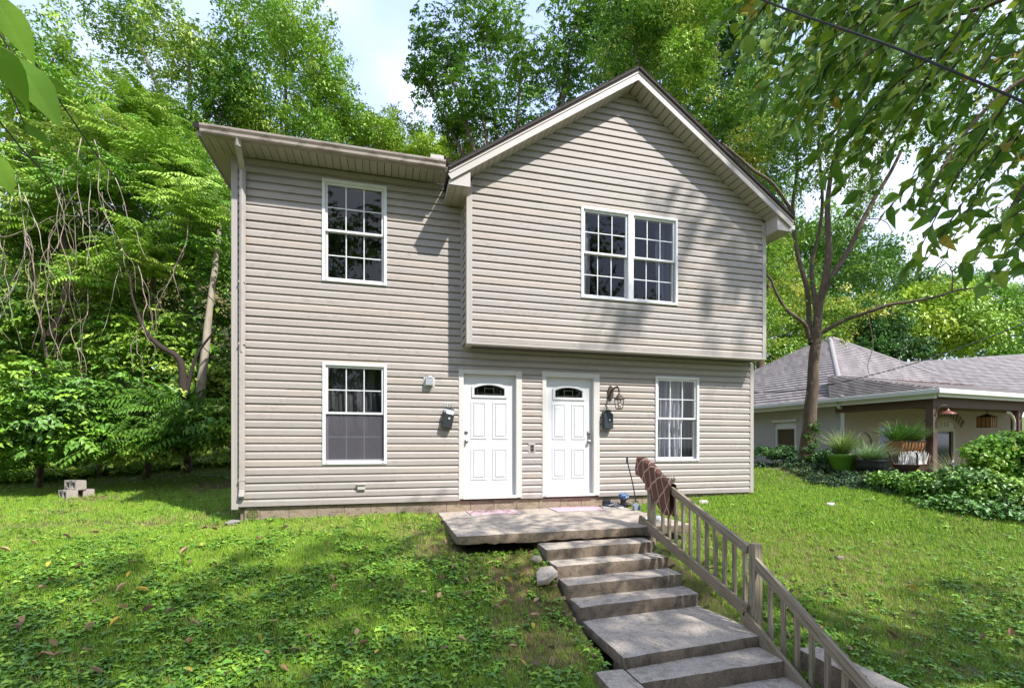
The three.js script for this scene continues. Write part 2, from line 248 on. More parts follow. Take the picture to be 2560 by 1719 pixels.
function sideWall(parent, x0, x1, yTop, z0, holes, limits, y0 = YB, joints = {}) {
  for (let k = 0; ; k++) {
    const yb = y0 + k * CH + R(-0.0015, 0.0015), yt = Math.min(y0 + (k + 1) * CH + 0.006, yTop(null)); if (y0 + k * CH > yTop(null) - 0.02) break;
    // x spans of the whole course, cut by the openings it meets
    let spans = [[x0, x1, yb, yt]];
    for (const h of holes) {
      const next = [];
      for (const s of spans) {
        if (h[1] <= s[0] || h[0] >= s[1] || h[3] <= s[2] || h[2] >= s[3]) { next.push(s); continue; }
        if (h[0] > s[0]) next.push([s[0], h[0], s[2], s[3]]); if (h[1] < s[1]) next.push([h[1], s[1], s[2], s[3]]);
        const a = Math.max(s[0], h[0]), b = Math.min(s[1], h[1]);
        if (h[2] - s[2] > 0.012) next.push([a, b, s[2], h[2]]); if (s[3] - h[3] > 0.016) next.push([a, b, h[3], s[3]]);
      }
      spans = next;
    }
    spans.sort((a, b) => a[0] - b[0]);
    const cut = [];
    for (const s of spans) { const j = joints[k]; if (j && j > s[0] + 0.1 && j < s[1] - 0.1) cut.push([s[0], j + 0.03, s[2], s[3], 0.004], [j, s[1], s[2], s[3], 0]); else cut.push([...s, 0]); }
    for (const [a, b, ya, yc, lift] of cut) {
      const L = limits ? (y) => Math.max(a, limits[0](y)) : () => a, Rr = limits ? (y) => Math.min(b, limits[1](y)) : () => b;
      if (Rr((ya + yc) / 2) - L((ya + yc) / 2) < 0.02) continue;
      obj('siding_plank', plankGeo(yb, ya, yc, L, (y) => Math.max(Rr(y), L(y)), z0, lift), M.siding[(plankN++ * 7 + k) % 4], parent);
    }
  }
}
const WIN = { a: [1.236, 2.192, 3.338, 4.902], b: [1.241, 2.192, 0.545, 2.107], c: [6.923, 7.841, 0.548, 2.106], d: [5.322, 7.155, 3.300, 4.830] };
const DOORS = [[3.404, 4.300, 3.324, 4.398, 2.095], [4.829, 5.710, 4.757, 5.823, 2.105]];
const inset = (w, m = 0.035) => [w[0] + m, w[1] - m, w[2] + m, w[3] - m];
const rectHole = (r) => { const p = new THREE.Path(); p.moveTo(r[0], r[2]); p.lineTo(r[0], r[3]); p.lineTo(r[1], r[3]); p.lineTo(r[1], r[2]); p.closePath(); return p; };
const wallMat = std([0.20, 0.17, 0.14], 0.9);
// lower front wall with its openings
{
  const s = new THREE.Shape([[0.02, YB + 0.01], [HX1 - 0.02, YB + 0.01], [HX1 - 0.02, BOT - 0.02], [BX0 + 0.11, BOT - 0.02], [BX0 + 0.11, EAVE], [0.02, EAVE]].map((p) => new THREE.Vector2(...p)));
  for (const w of [WIN.a, WIN.b, WIN.c]) s.holes.push(rectHole(inset(w, 0.05)));
  for (const d of DOORS) s.holes.push(rectHole([d[0] - 0.02, d[1] + 0.02, 0.0, 2.04]));
  const front = obj('front_wall', new THREE.ExtrudeGeometry(s, { depth: 0.12, bevelEnabled: false }).translate(0, 0, -0.124), wallMat, house);
  const holes = [inset(WIN.a), inset(WIN.b), inset(WIN.c), ...DOORS.map((d) => [d[2] + 0.02, d[3] - 0.02, -1, d[4] - 0.02])];
  const joints = { 17: 3.02, 18: 3.02, 15: 2.7, 16: 2.7, 19: 6.4, 20: 6.4, 30: 2.9, 31: 2.9, 3: 2.3, 4: 2.3, 36: 0.9, 37: 0.9, 24: 2.75, 25: 2.75, 13: 0.7, 14: 0.7, 7: 6.2, 8: 6.2, 11: 8.3, 12: 8.3 };
  // left of the jetty the wall runs the full height; under the jetty it stops at the overhang
  sideWall(front, 0.085, BX0 - 0.012, () => EAVE - 0.01, 0, holes, null, YB, joints);
  sideWall(front, BX0 - 0.010, HX1 - 0.075, () => BOT + 0.02, 0, holes, null, YB, joints);
}
// jettied gable wall
const gTop = (x) => GAB0 + PITCH * (x < APX ? x - BX0 : BX1 - x);
{
  const s = new THREE.Shape([[BX0 + 0.02, BOT + 0.01], [BX1 - 0.02, BOT + 0.01], [BX1 - 0.02, gTop(BX1 - 0.02)], [APX, gTop(APX)], [BX0 + 0.02, gTop(BX0 + 0.02)]].map((p) => new THREE.Vector2(...p)));
  s.holes.push(rectHole(inset(WIN.d, 0.05)));
  const g = obj('gable_wall', new THREE.ExtrudeGeometry(s, { depth: 0.12, bevelEnabled: false }).translate(0, 0, BZ - 0.124), wallMat, house);
  const joints = { 2: 5.3, 3: 5.3, 0: 5.3, 1: 5.3, 24: 7.4, 25: 7.4, 20: 4.6, 21: 4.6, 9: 8.0, 10: 8.0 };
  sideWall(g, BX0 + 0.085, BX1 - 0.075, () => gTop(APX) - 0.03, BZ, [inset(WIN.d)], [(y) => (y > GAB0 ? BX0 + (y - GAB0) / PITCH + 0.01 : -9), (y) => (y > GAB0 ? BX1 - (y - GAB0) / PITCH - 0.01 : 99)], BOT + 0.03, joints);
  obj('starter_trim', rb(BX0, BX1, BOT - 0.012, BOT + 0.028, BZ - 0.05, BZ + 0.032), M.trim, house);
  // little return wall on the left of the jetty, also sided
  const ret = obj('return_wall', bb(BX0 + 0.012, BX0 + 0.10, BOT + 0.01, EAVE, 0.002, BZ - 0.02), wallMat, house);
  for (let k = 0; k < 22; k++) obj('siding_plank', plankGeo(0, 0, CH + 0.004, () => 0, () => BZ - 0.07, 0).rotateY(-Math.PI / 2).translate(BX0 + 0.010, BOT + 0.03 + k * CH, 0.03), M.siding[k % 4], ret);
}
// side and back walls, floors: the closed body of the house
{
  const body = [bb(BX1 - 0.12, BX1 - 0.021, BOT + 0.012, EAVE, -0.125, BZ - 0.126), bb(BX0 + 0.112, BX0 + 0.16, 5.062, 5.12, -0.1, 0.2), bb(0.02, 0.12, YB, EAVE + 0.02, -8, -0.126), bb(HX1 - 0.12, HX1 - 0.02, YB, EAVE + 0.02, -8, -0.126), bb(0.121, HX1 - 0.121, YB, EAVE + 0.02, -8, -7.9)];
  const sw = obj('side_wall', body, wallMat, house);
  for (let k = 0; k < 43; k++) obj('siding_plank', plankGeo(0, 0, CH + 0.004, () => 0, () => 7.9, 0).rotateY(-Math.PI / 2).translate(0.018, YB + k * CH, -7.92), M.siding[k % 4], sw);
  obj('floor', [bb(0.13, HX1 - 0.13, -0.2, -0.062, -7.89, -0.13), bb(0.13, HX1 - 0.13, 2.36, 2.42, -7.89, -0.128), bb(BX0 + 0.112, BX1 - 0.122, 2.43, 2.5, -0.127, BZ - 0.126), bb(BX0 + 0.112, BX1 - 0.122, 5.02, 5.06, -0.127, BZ - 0.126), bb(0.13, HX1 - 0.13, 5.02, 5.06, -7.89, -0.128), bb(0.13, 3.2, 2.43, 5.01, -3.2, -3.1), bb(0.13, HX1 - 0.13, -0.06, 2.35, -3.4, -3.3), bb(BX0 + 0.2, HX1 - 0.13, 2.43, 5.01, -3.2, -3.1)], M.inner, house);
}
// corner posts and inside corner
for (const [x0, x1, y0, y1, z0, z1] of [[0.0, 0.088, -0.10, EAVE - 0.005, -0.09, 0.034], [HX1 - 0.082, HX1, -0.07, BOT - 0.015, -0.09, 0.034], [BX0 - 0.006, BX0 + 0.088, BOT - 0.01, GAB0 - 0.02, BZ - 0.075, BZ + 0.034], [BX1 - 0.082, BX1, BOT - 0.01, GAB0 - 0.02, BZ - 0.09, BZ + 0.034], [BX0 - 0.04, BX0 + 0.01, BOT, EAVE - 0.01, -0.002, 0.036]]) obj('corner_post', rb(x0, x1, y0, y1, z0, z1, 0.006), M.trim, house);
// underside of the jetty in narrow boards
for (let k = 0; k < 46; k++) { const x = BX0 + 0.01 + k * 0.122; obj('jetty_soffit_panel', bb(x, Math.min(x + 0.117, BX1 - 0.005), BOT - 0.008, BOT + 0.004, 0.03, BZ - 0.055), M.soffit[k % 2], house); }
// foundation of blocks
{
  const f = obj('foundation', bb(0.10, HX1 - 0.06, -0.75, YB + 0.004, -7.9, -0.055), M.block[0], house);
  let x = 0.16; for (let k = 0; x < HX1 - 0.1; k++) { const w = k === 0 ? 0.21 : 0.395, e = Math.min(x + w, HX1 - 0.07); if (e - x > 0.05) obj('concrete_block', boxUV(rb(x, e - 0.004, -0.265 + R(-0.004, 0.004), YB - 0.012, -0.05, -0.022 + R(-0.003, 0.003), 0.006)), M.block[k % 3], f); if (e - x > 0.05) obj('concrete_block', boxUV(rb(x, e - 0.004, -0.50, -0.275, -0.05, -0.018, 0.006)), M.block[(k + 1) % 3], f); x = e; }
  const mp = []; for (let i = 0; i < 120; i++) { const a = R(0, 6.283), r = 0.085 * Math.sqrt(rnd()); mp.push(new THREE.IcosahedronGeometry(R(0.006, 0.014), 0).scale(1, 1, 0.5).translate(0.27 + Math.cos(a) * r, -0.19 + Math.sin(a) * r * 0.9, -0.02)); } obj('moss_patch', mp, std([0.09, 0.11, 0.02], 1), f).userData.kind = 'stuff';
}
// ---- windows
function sash(win, x0, x1, y0, y1, z, o = {}) {
  const r = 0.032, gx0 = x0 + r, gx1 = x1 - r, gy0 = y0 + r, gy1 = y1 - r;
  obj('sash', [bb(x0, x1, y0, gy0, z - 0.02, z + 0.012), bb(x0, x1, gy1, y1, z - 0.02, z + 0.012), bb(x0, gx0, gy0 + 0.0005, gy1 - 0.0005, z - 0.02, z + 0.011), bb(gx1, x1, gy0 + 0.0005, gy1 - 0.0005, z - 0.02, z + 0.011)], M.white, win);
  const cw = (gx1 - gx0) / 3, ch = (gy1 - gy0) / 2;
  for (let i = 1; i < 3; i++) obj('muntin', bb(gx0 + cw * i - 0.008, gx0 + cw * i + 0.008, gy0, gy1, z - 0.012, z - 0.004), M.white, win);
  for (let i = 0; i < 3; i++) obj('muntin', bb(gx0 + cw * i + (i ? 0.0085 : 0), gx0 + cw * (i + 1) - (i < 2 ? 0.0085 : 0), gy0 + ch - 0.008, gy0 + ch + 0.008, z - 0.012, z - 0.0045), M.white, win);
  const tx = R(-0.006, 0.006), ty = R(-0.006, 0.006);
  for (let i = 0; i < 3; i++) for (let j = 0; j < 2; j++) { const p = obj('pane', new THREE.PlaneGeometry(cw, ch), M.glass, win); p.position.set(gx0 + cw * (i + 0.5), gy0 + ch * (j + 0.5), z - 0.002); p.rotation.set(tx + R(-0.002, 0.002), ty + R(-0.002, 0.002), 0); p.castShadow = false; }
  if (o.screen) obj('insect_screen', bb(gx0 - 0.004, gx1 + 0.004, gy0 + 0.03, gy1, z + 0.001, z + 0.003), new THREE.MeshPhysicalMaterial({ color: new THREE.Color().setRGB(0.05, 0.048, 0.06), roughness: 0.9, transmission: 0.35, thickness: 0 }), win);
}
function windowUnit(w, z, o = {}) {
  const [x0, x1, y0, y1] = w, f = 0.046; z += 0.006;
  const win = obj('window', [rb(x0, x1, y0, y0 + f, z - 0.08, z + 0.036, 0.006), rb(x0, x1, y1 - f, y1, z - 0.08, z + 0.036, 0.006), rb(x0 + 0.001, x0 + f, y0 + f - 0.004, y1 - f + 0.004, z - 0.08, z + 0.0355, 0.004), rb(x1 - f, x1 - 0.001, y0 + f - 0.004, y1 - f + 0.004, z - 0.08, z + 0.0355, 0.004)], M.white, house);
  if (o.label) win.userData.label = o.label;
  for (const xx of [x0 + 0.06, x1 - 0.06]) obj('weep_hole', bb(xx - 0.012, xx + 0.012, y0 + 0.016, y0 + 0.024, z + 0.034, z + 0.0375), M.black, win);
  const ym = (y0 + y1) / 2 + 0.01, unit = (a, b) => {
    sash(win, a + 0.002, b - 0.002, ym - 0.016, y1 - f - 0.001, z - 0.006, {});
    sash(win, a + 0.002, b - 0.002, y0 + f + 0.001, ym + 0.014, z - 0.040, { screen: false });
    if (o.screen) obj('insect_screen', bb(a + 0.004, b - 0.004, y0 + f + 0.03, ym - 0.02, z - 0.018, z - 0.016), M.screenM, win);
  };
  if (o.double) { const xm = (x0 + x1) / 2; obj('mullion', rb(xm - 0.05, xm + 0.05, y0 + f - 0.004, y1 - f + 0.004, z - 0.08, z + 0.035, 0.004), M.white, win); unit(x0 + f, xm - 0.05); unit(xm + 0.05, x1 - f); } else unit(x0 + f, x1 - f);
  return win;
}
M.screenM = new THREE.MeshPhysicalMaterial({ color: new THREE.Color().setRGB(0.60, 0.58, 0.63), roughness: 0.2, transmission: 0.9, thickness: 0, specularIntensity: 0.05 });
windowUnit(WIN.a, 0, { label: 'upper left sash window with white grilles' });
windowUnit(WIN.b, 0, { label: 'lower left sash window with dark insect screen', screen: true });
windowUnit(WIN.c, 0, { label: 'lower right sash window with curtains behind' });
windowUnit(WIN.d, BZ, { label: 'double sash window in the gable', double: true });
// ---- doors
for (const [n, d] of DOORS.entries()) {
  const [x0, x1, c0, c1, ct] = d, zf = -0.045;
  const cs = obj('door_casing', [rb(c0, x0 + 0.004, -0.04, ct, -0.05, 0.034, 0.008), rb(x1 - 0.004, c1, -0.04, ct, -0.05, 0.034, 0.008), rb(x0 + 0.003, x1 - 0.003, 2.018, ct - 0.001, -0.05, 0.033, 0.008)], M.casing, house);
  obj('threshold', rb(x0 - 0.01, x1 + 0.01, -0.042, 0.006, -0.05, 0.05, 0.006), M.white, cs);
  obj('drip_cap', rb(c0 - 0.012, c1 + 0.012, ct - 0.002, ct + 0.012, 0.0, 0.046, 0.004), M.trim, cs);
  // slab with an arched light cut through it
  const w = x1 - x0, xm = (x0 + x1) / 2, fw = w * 0.62, fy0 = 1.655, fy1 = 1.865, sag = 0.065;
  const arch = (g, ww, a, b, s) => { const rr = (ww * ww / 4 + s * s) / (2 * s); g.moveTo(-ww / 2, a); g.lineTo(ww / 2, a); g.lineTo(ww / 2, b - s); const t = Math.asin(ww / 2 / rr); g.absarc(0, b - rr, rr, Math.PI / 2 - t, Math.PI / 2 + t, false); g.lineTo(-ww / 2, a); return g; };
  const s = new THREE.Shape([[-w / 2 + 0.004, 0.008], [w / 2 - 0.004, 0.008], [w / 2 - 0.004, 2.016], [-w / 2 + 0.004, 2.016]].map((p) => new THREE.Vector2(...p))); s.holes.push(arch(new THREE.Path(), fw - 0.03, fy0 + 0.012, fy1 - 0.012, sag - 0.004));
  const door = obj('door', boxUV(new THREE.ExtrudeGeometry(s, { depth: 0.04, bevelEnabled: false, curveSegments: 24 }).translate(xm, 0, zf - 0.04)), M.doorWhite, house);
  door.userData.label = n ? 'white panel door beside the carriage lamp' : 'white panel door with knob on its left edge';
  const ring = arch(new THREE.Shape(), fw + 0.035, fy0 - 0.02, fy1 + 0.018, sag + 0.004); ring.holes.push(arch(new THREE.Path(), fw - 0.03, fy0 + 0.012, fy1 - 0.012, sag - 0.004));
  obj('fanlight_frame', new THREE.ExtrudeGeometry(ring, { depth: 0.01, bevelEnabled: true, bevelThickness: 0.006, bevelSize: 0.006, bevelSegments: 2, curveSegments: 24 }).translate(xm, 0, zf + 0.001), M.doorWhite, door);
  obj('fanlight_glass', new THREE.ShapeGeometry(arch(new THREE.Shape(), fw - 0.028, fy0 + 0.011, fy1 - 0.011, sag - 0.004), 24).translate(xm, 0, zf - 0.02), M.glass, door);
  const came = std([0.16, 0.155, 0.15], 0.4, { metalness: 0.8 }), bars = [];
  for (const t of [-0.36, -0.14, 0.14, 0.36]) bars.push(bb(xm + t * fw - 0.003, xm + t * fw + 0.003, fy0 + 0.012, fy1 - 0.03 - Math.abs(t) * 0.09, zf - 0.018, zf - 0.012));
  bars.push(bb(xm - fw / 2 + 0.016, xm + fw / 2 - 0.016, fy0 + 0.045, fy0 + 0.050, zf - 0.0175, zf - 0.0115), bb(xm - fw * 0.14, xm + fw * 0.14, fy1 - 0.075, fy1 - 0.070, zf - 0.0175, zf - 0.0115));
  obj('leading', bars, came, door);
  for (const [px, pw] of [[-0.185, 0.25], [0.185, 0.25]]) for (const [a, b] of [[0.27, 0.78], [0.95, 1.56]]) {
    const cx = xm + px * w / 0.9, hw = pw / 2 * w / 0.9;
    // sunk moulding ring and raised field
    const o = new THREE.Shape([[-hw, a], [hw, a], [hw, b], [-hw, b]].map((p) => new THREE.Vector2(...p))), m = 0.018; o.holes.push(rectHole([-hw + m, hw - m, a + m, b - m]));
    obj('panel', [new THREE.ExtrudeGeometry(o, { depth: 0.002, bevelEnabled: true, bevelThickness: 0.007, bevelSize: 0.007, bevelSegments: 2 }).translate(cx, 0, zf + 0.0005), new THREE.ExtrudeGeometry(new THREE.Shape([[-hw + 0.055, a + 0.055], [hw - 0.055, a + 0.055], [hw - 0.055, b - 0.055], [-hw + 0.055, b - 0.055]].map((p) => new THREE.Vector2(...p))), { depth: 0.002, bevelEnabled: true, bevelThickness: 0.010, bevelSize: 0.016, bevelSegments: 2 }).translate(cx, 0, zf + 0.0006)], M.doorWhite, door);
  }
  const kx = n ? x1 - 0.068 : x0 + 0.055;
  obj('doorknob', [new THREE.LatheGeometry([[0, 0], [0.033, 0], [0.033, 0.006], [0.012, 0.012], [0.012, 0.03], [0.026, 0.038], [0.029, 0.05], [0.022, 0.062], [0, 0.066]].map((p) => new THREE.Vector2(...p)), 18).rotateX(Math.PI / 2).translate(kx, 0.905, zf + 0.001)], M.metal, door);
  obj('deadbolt', [new THREE.LatheGeometry([[0, 0], [0.031, 0], [0.031, 0.008], [0.024, 0.016], [0, 0.018]].map((p) => new THREE.Vector2(...p)), 18).rotateX(Math.PI / 2).translate(kx, 1.055, zf + 0.001), bb(kx - 0.004, kx + 0.004, 1.045, 1.065, zf + 0.017, zf + 0.022)], M.metal, door);
  if (n) obj('lockset_plate', rb(kx - 0.024, kx + 0.024, 0.94, 1.10, zf + 0.001, zf + 0.007, 0.003), M.metal, door);
}
// ---- eaves, gutter, downspout, gable rakes, roofs
{
  const z1 = 0.385, xl = -0.30;
  for (let k = 0; k < 34; k++) { const x = xl + 0.01 + k * 0.1065; if (x > BX0 - 0.34) break; obj('eave_soffit_panel', bb(x, x + 0.098, EAVE - 0.012, EAVE + 0.006, 0.02, z1), M.soffit[k % 2], house); }
  obj('fascia', [bb(xl, BX0 - 0.30, EAVE - 0.02, EAVE + 0.13, z1 + 0.001, z1 + 0.02), bb(xl - 0.02, xl, EAVE - 0.02, EAVE + 0.13, -8.3, z1 + 0.02)], M.trim, house);
  // K-style gutter
  const prof2 = [[0, 0], [0.085, 0], [0.098, 0.02], [0.098, 0.055], [0.118, 0.09], [0.118, 0.118], [0.104, 0.118], [0.104, 0.108], [0.112, 0.106], [0.112, 0.092], [0.092, 0.058], [0.092, 0.024], [0.08, 0.006], [0.006, 0.006], [0.006, 0.118], [0, 0.118]];
  const gs = new THREE.Shape(prof2.map((p) => new THREE.Vector2(p[0], p[1])));
  const gut = obj('gutter', boxUV(new THREE.ExtrudeGeometry(gs, { depth: 3.30, bevelEnabled: false }).rotateY(-Math.PI / 2).translate(3.05, EAVE - 0.03, z1 + 0.022)), M.gutter, house);
  gut.geometry.computeVertexNormals();
  obj('gutter_end_cap', new THREE.ExtrudeGeometry(new THREE.Shape([[0, 0], [0.085, 0], [0.098, 0.02], [0.098, 0.055], [0.118, 0.09], [0.118, 0.118], [0, 0.118]].map((p) => new THREE.Vector2(...p))), { depth: 0.004, bevelEnabled: false }).rotateY(-Math.PI / 2).translate(3.055, EAVE - 0.03, z1 + 0.022), M.fascia, gut);
  obj('gutter_diverter', [bb(2.83, 3.03, EAVE + 0.088, EAVE + 0.165, z1 + 0.10, z1 + 0.106), bb(3.0, 3.10, EAVE + 0.02, EAVE + 0.12, z1 + 0.03, z1 + 0.034)], M.fascia, gut);
  const deb = []; for (let i = 0; i < 90; i++) { const t = rnd(); deb.push(bx(R(0.02, 0.05), R(0.004, 0.008), R(0.01, 0.025)).rotateX(R(0, 3)).rotateY(R(0, 3)).translate(i < 50 ? R(3.02, 3.14) : R(-0.25, 3.0), EAVE + (i < 50 ? R(0.06, 0.17) : R(0.075, 0.10)), z1 + R(0.03, 0.10))); }
  obj('leaf_debris', deb, std([0.13, 0.085, 0.06], 1), gut).userData.kind = 'stuff';
  // downspout: outlet, offset elbows, straight run, foot
  const ds = (pts, w = 0.075, d = 0.055) => pts.slice(1).map((p, i) => { const a = V(...pts[i]), b = V(...p), L = a.distanceTo(b), g = new RoundedBoxGeometry(w, L + 0.03, d, 2, 0.012), m = new THREE.Matrix4().makeRotationFromQuaternion(new THREE.Quaternion().setFromUnitVectors(V(0, 1, 0), b.clone().sub(a).normalize())); return boxUV(g).applyMatrix4(m).translate(...a.add(b).multiplyScalar(0.5).toArray()); });
  obj('downspout', ds([[0.205, EAVE - 0.02, 0.455], [0.195, EAVE - 0.09, 0.43], [0.165, EAVE - 0.24, 0.085], [0.152, 2.2, 0.062], [0.150, 0.19, 0.062], [0.150, 0.10, 0.085]]), M.trim, house);
  for (const y of [0.32, 2.3, 3.2]) obj('downspout_strap', bb(0.108, 0.195, y, y + 0.025, 0.02, 0.094), M.trim, house);
  // gable rakes: soffit panels, boards, shingle edge, eave boxes
  const zr = 0.66, o = 0.31, th = Math.atan(PITCH), L = (APX - BX0 + o) / Math.cos(th);
  for (const s of [-1, 1]) {
    const ex = s < 0 ? BX0 - o : BX1 + o, ey = GAB0 - o * PITCH;    // low end of soffit line
    const place = (g) => { if (s > 0) { g.scale(-1, 1, 1); const p = g.attributes.position.array, nn = g.attributes.normal; for (let i = 0; i < p.length; i += 9) for (let k = 0; k < 3; k++) { const t = p[i + 3 + k]; p[i + 3 + k] = p[i + 6 + k]; p[i + 6 + k] = t; } g.computeVertexNormals(); } return g.rotateZ(-s * th).translate(ex, ey, 0); };
    const B = (x0, x1, y0, y1, a, b) => place(bb(x0, x1, y0, y1, a, b).toNonIndexed());
    const n = 30, pw = L / n;
    for (let k = 2; k < n; k++) obj('rake_soffit_panel', B(k * pw, k * pw + pw - 0.012, -0.004, 0.014, BZ + 0.02, zr - 0.002), M.soffit[k % 2], house);
    obj('rake_board', [B(0.03, L + 0.06, -0.010, 0.080, zr, zr + 0.020 + s * 0.001), B(0.06, L + 0.08, 0.082, 0.112, zr + 0.003, zr + 0.032 + s * 0.001)], M.fascia, house);
    obj('drip_edge', B(0.075, L + 0.075, 0.112, 0.126, zr - 0.2, zr + 0.045), M.brown, house);
    const roof = obj('gable_roof', boxUV(B(0.085, L + 0.085, 0.127, 0.160, -5.5, zr + 0.062)), M.shingle, house);
    for (let k = 0; k < 26; k++) obj('shingle', boxUV(B(0.12 + k * 0.142, 0.12 + k * 0.142 + 0.165, 0.161 + R(0, 0.003), 0.168 + R(0, 0.004), zr - 0.6, zr + 0.066)), M.shingle, roof);
    // boxed eave return
    const bx0 = s < 0 ? ex : BX1 + 0.0, bx1 = s < 0 ? BX0 + 0.012 : ex;
    const tri = new THREE.Shape(s < 0 ? [[bx0, ey - 0.05], [bx1, ey - 0.05], [bx1, ey + (bx1 - bx0) * PITCH], [bx0, ey + 0.02]].map((p) => new THREE.Vector2(...p)) : [[bx0, ey - 0.05], [bx1, ey - 0.05], [bx1, ey + 0.02], [bx0, ey + (bx1 - bx0) * PITCH]].map((p) => new THREE.Vector2(...p)));
    obj('eave_box', new THREE.ExtrudeGeometry(tri, { depth: zr - 0.05, bevelEnabled: false }).translate(0, 0, 0.035), M.fascia, house);
    for (let k = 0; k < 3; k++) obj('eave_soffit_panel', bb(bx0 + 0.004 + k * 0.105, bx0 + 0.102 + k * 0.105, ey - 0.062, ey - 0.051, 0.03, zr - 0.03), M.soffit[k % 2], house);
  }
  obj('gutter_stub', rb(BX1 + o - 0.005, BX1 + o + 0.09, GAB0 - o * PITCH - 0.01, GAB0 - o * PITCH + 0.075, -6, zr - 0.02, 0.01), M.white, house);
  // main roof behind
  const slope = (x0, x1, z0, z1, up) => { const th2 = Math.atan(0.42), d = (z1 - z0) / Math.cos(th2); return new THREE.BoxGeometry(x1 - x0, 0.06, d).rotateX(up * th2).translate((x0 + x1) / 2, EAVE + 0.075 + (up > 0 ? (0.48 - (z0 + z1) / 2) : ((z0 + z1) / 2 + 8.6)) * 0.42, (z0 + z1) / 2); };
  obj('main_roof', [slope(-0.34, 3.06, -4.06, 0.48, 1), slope(3.061, HX1 + 0.3, -4.06, -0.8, 1), slope(-0.34, HX1 + 0.3, -8.6, -4.061, -1)], M.shingle, house);
  obj('side_soffit', bb(xl, 0.016, EAVE - 0.003, EAVE + 0.006, -8.2, 0.018), M.soffit[0], house);
  const mo = []; for (let i = 0; i < 260; i++) { const t = R(0.35, 1), x = BX1 + o - (1 - t) * 3.1, y = GAB0 - o * PITCH + (1 - t) * 3.1 * PITCH + 0.18; mo.push(bx(R(0.03, 0.08), R(0.02, 0.045), R(0.03, 0.07)).rotateY(R(0, 3)).rotateZ(-th).translate(x, y + 0.02, R(0.2, 0.69))); }
  obj('roof_moss', mo, std([0.035, 0.04, 0.016], 1), house).userData.kind = 'stuff';
}
// ---- fittings on the wall that belong to the house
{
  const vx = 2.847, vy = 1.874;
  const v = obj('dryer_vent', rb(vx - 0.09, vx + 0.09, vy - 0.10, vy + 0.10, 0.012, 0.032, 0.018), std([0.55, 0.53, 0.50], 0.5), house);
  const hood = new THREE.BufferGeometry(); { const P = [[-0.055, 0.06, 0.03], [0.055, 0.06, 0.03], [0.055, 0.035, 0.10], [-0.055, 0.035, 0.10], [0.062, -0.075, 0.11], [-0.062, -0.075, 0.11], [0.062, -0.075, 0.03], [-0.062, -0.075, 0.03]], F = [[0, 1, 2, 3], [3, 2, 4, 5], [0, 3, 5, 7], [1, 6, 4, 2]]; const A = []; for (const [a, b, c, d] of F) A.push(...P[a], ...P[d], ...P[c], ...P[a], ...P[c], ...P[b]); hood.setAttribute('position', new THREE.Float32BufferAttribute(A, 3)); hood.computeVertexNormals(); }
  obj('hood', hood.translate(vx, vy, 0), std([0.30, 0.31, 0.34], 0.5, { side: THREE.DoubleSide }), v);
  obj('flap_cap', new THREE.SphereGeometry(0.05, 14, 8, 0, 7, 0, 1.6).scale(1, 0.7, 0.9).translate(vx + 0.012, vy + 0.045, 0.06), std([0.5, 0.5, 0.52], 0.45), v);
  const ob = obj('outlet_cover', [rb(4.512, 4.634, 0.70, 0.88, 0.014, 0.030, 0.006)], M.trim, house);
  obj('outlet_recess', [rb(4.545, 4.612, 0.735, 0.855, 0.0285, 0.040, 0.004)], std([0.28, 0.27, 0.25], 0.6), ob); obj('outlet_face', [bb(4.555, 4.602, 0.80, 0.845, 0.0395, 0.043), bb(4.555, 4.602, 0.745, 0.79, 0.0395, 0.043)], M.black, ob);
  const h1 = obj('hose_box', rb(1.75, 1.868, 0.15, 0.235, 0.015, 0.065, 0.008), std([0.48, 0.46, 0.42], 0.6), house); obj('spigot_lid', rb(1.742, 1.876, 0.225, 0.245, 0.01, 0.085, 0.006), M.trim, h1);
  const h2 = obj('hose_box', rb(7.20, 7.33, 0.19, 0.265, 0.015, 0.05, 0.008), std([0.40, 0.39, 0.37], 0.5, { metalness: 0.4 }), house); obj('spigot', [cyl(0.014, 0.014, 0.07, 0, 0, 0, 10).rotateX(Math.PI / 2).translate(7.24, 0.22, 0.08), new THREE.TorusGeometry(0.025, 0.006, 6, 14).translate(7.24, 0.25, 0.10), cyl(0.02, 0.016, 0.04, 7.29, 0.215, 0.075, 10)], M.metal, h2);
}
// house numbers on small plates
function numberPlate(text, x, y, z, parent, w, h, fg, bg, label) {
  const c = document.createElement('canvas'); c.width = 256; c.height = Math.round(256 * h / w); const g = c.getContext('2d'); g.fillStyle = bg; g.fillRect(0, 0, 256, c.height); g.fillStyle = fg; g.font = 'bold ' + Math.round(c.height * 1.05) + 'px serif'; g.textAlign = 'center'; g.textBaseline = 'middle';
  [...text].forEach((ch, i) => g.fillText(ch, 256 * (i + 0.5) / text.length, c.height * 0.54));
  const t = new THREE.CanvasTexture(c); t.colorSpace = THREE.SRGBColorSpace;
  const geo = rb(-w / 2, w / 2, -h / 2, h / 2, 0, 0.006, 0.002), p = geo.attributes.position, uv = new Float32Array(p.count * 2); for (let i = 0; i < p.count; i++) { uv[2 * i] = p.getX(i) / w + 0.5; uv[2 * i + 1] = p.getY(i) / h + 0.5; } geo.setAttribute('uv', new THREE.BufferAttribute(uv, 2));
  const m = obj('number_plate', geo, std([1, 1, 1], 0.5, { map: t }), parent); m.position.set(x, y, z); if (label) m.userData.label = label; return m;
}
numberPlate('118', 3.156, 1.493, 0.027, house, 0.108, 0.062, '#1d2a3a', '#b9b7b4', 'house number plate reading 118');
numberPlate('116', 5.946, 1.502, 0.027, house, 0.095, 0.056, '#1d2a3a', '#b9b2a6', 'house number plate reading 116');

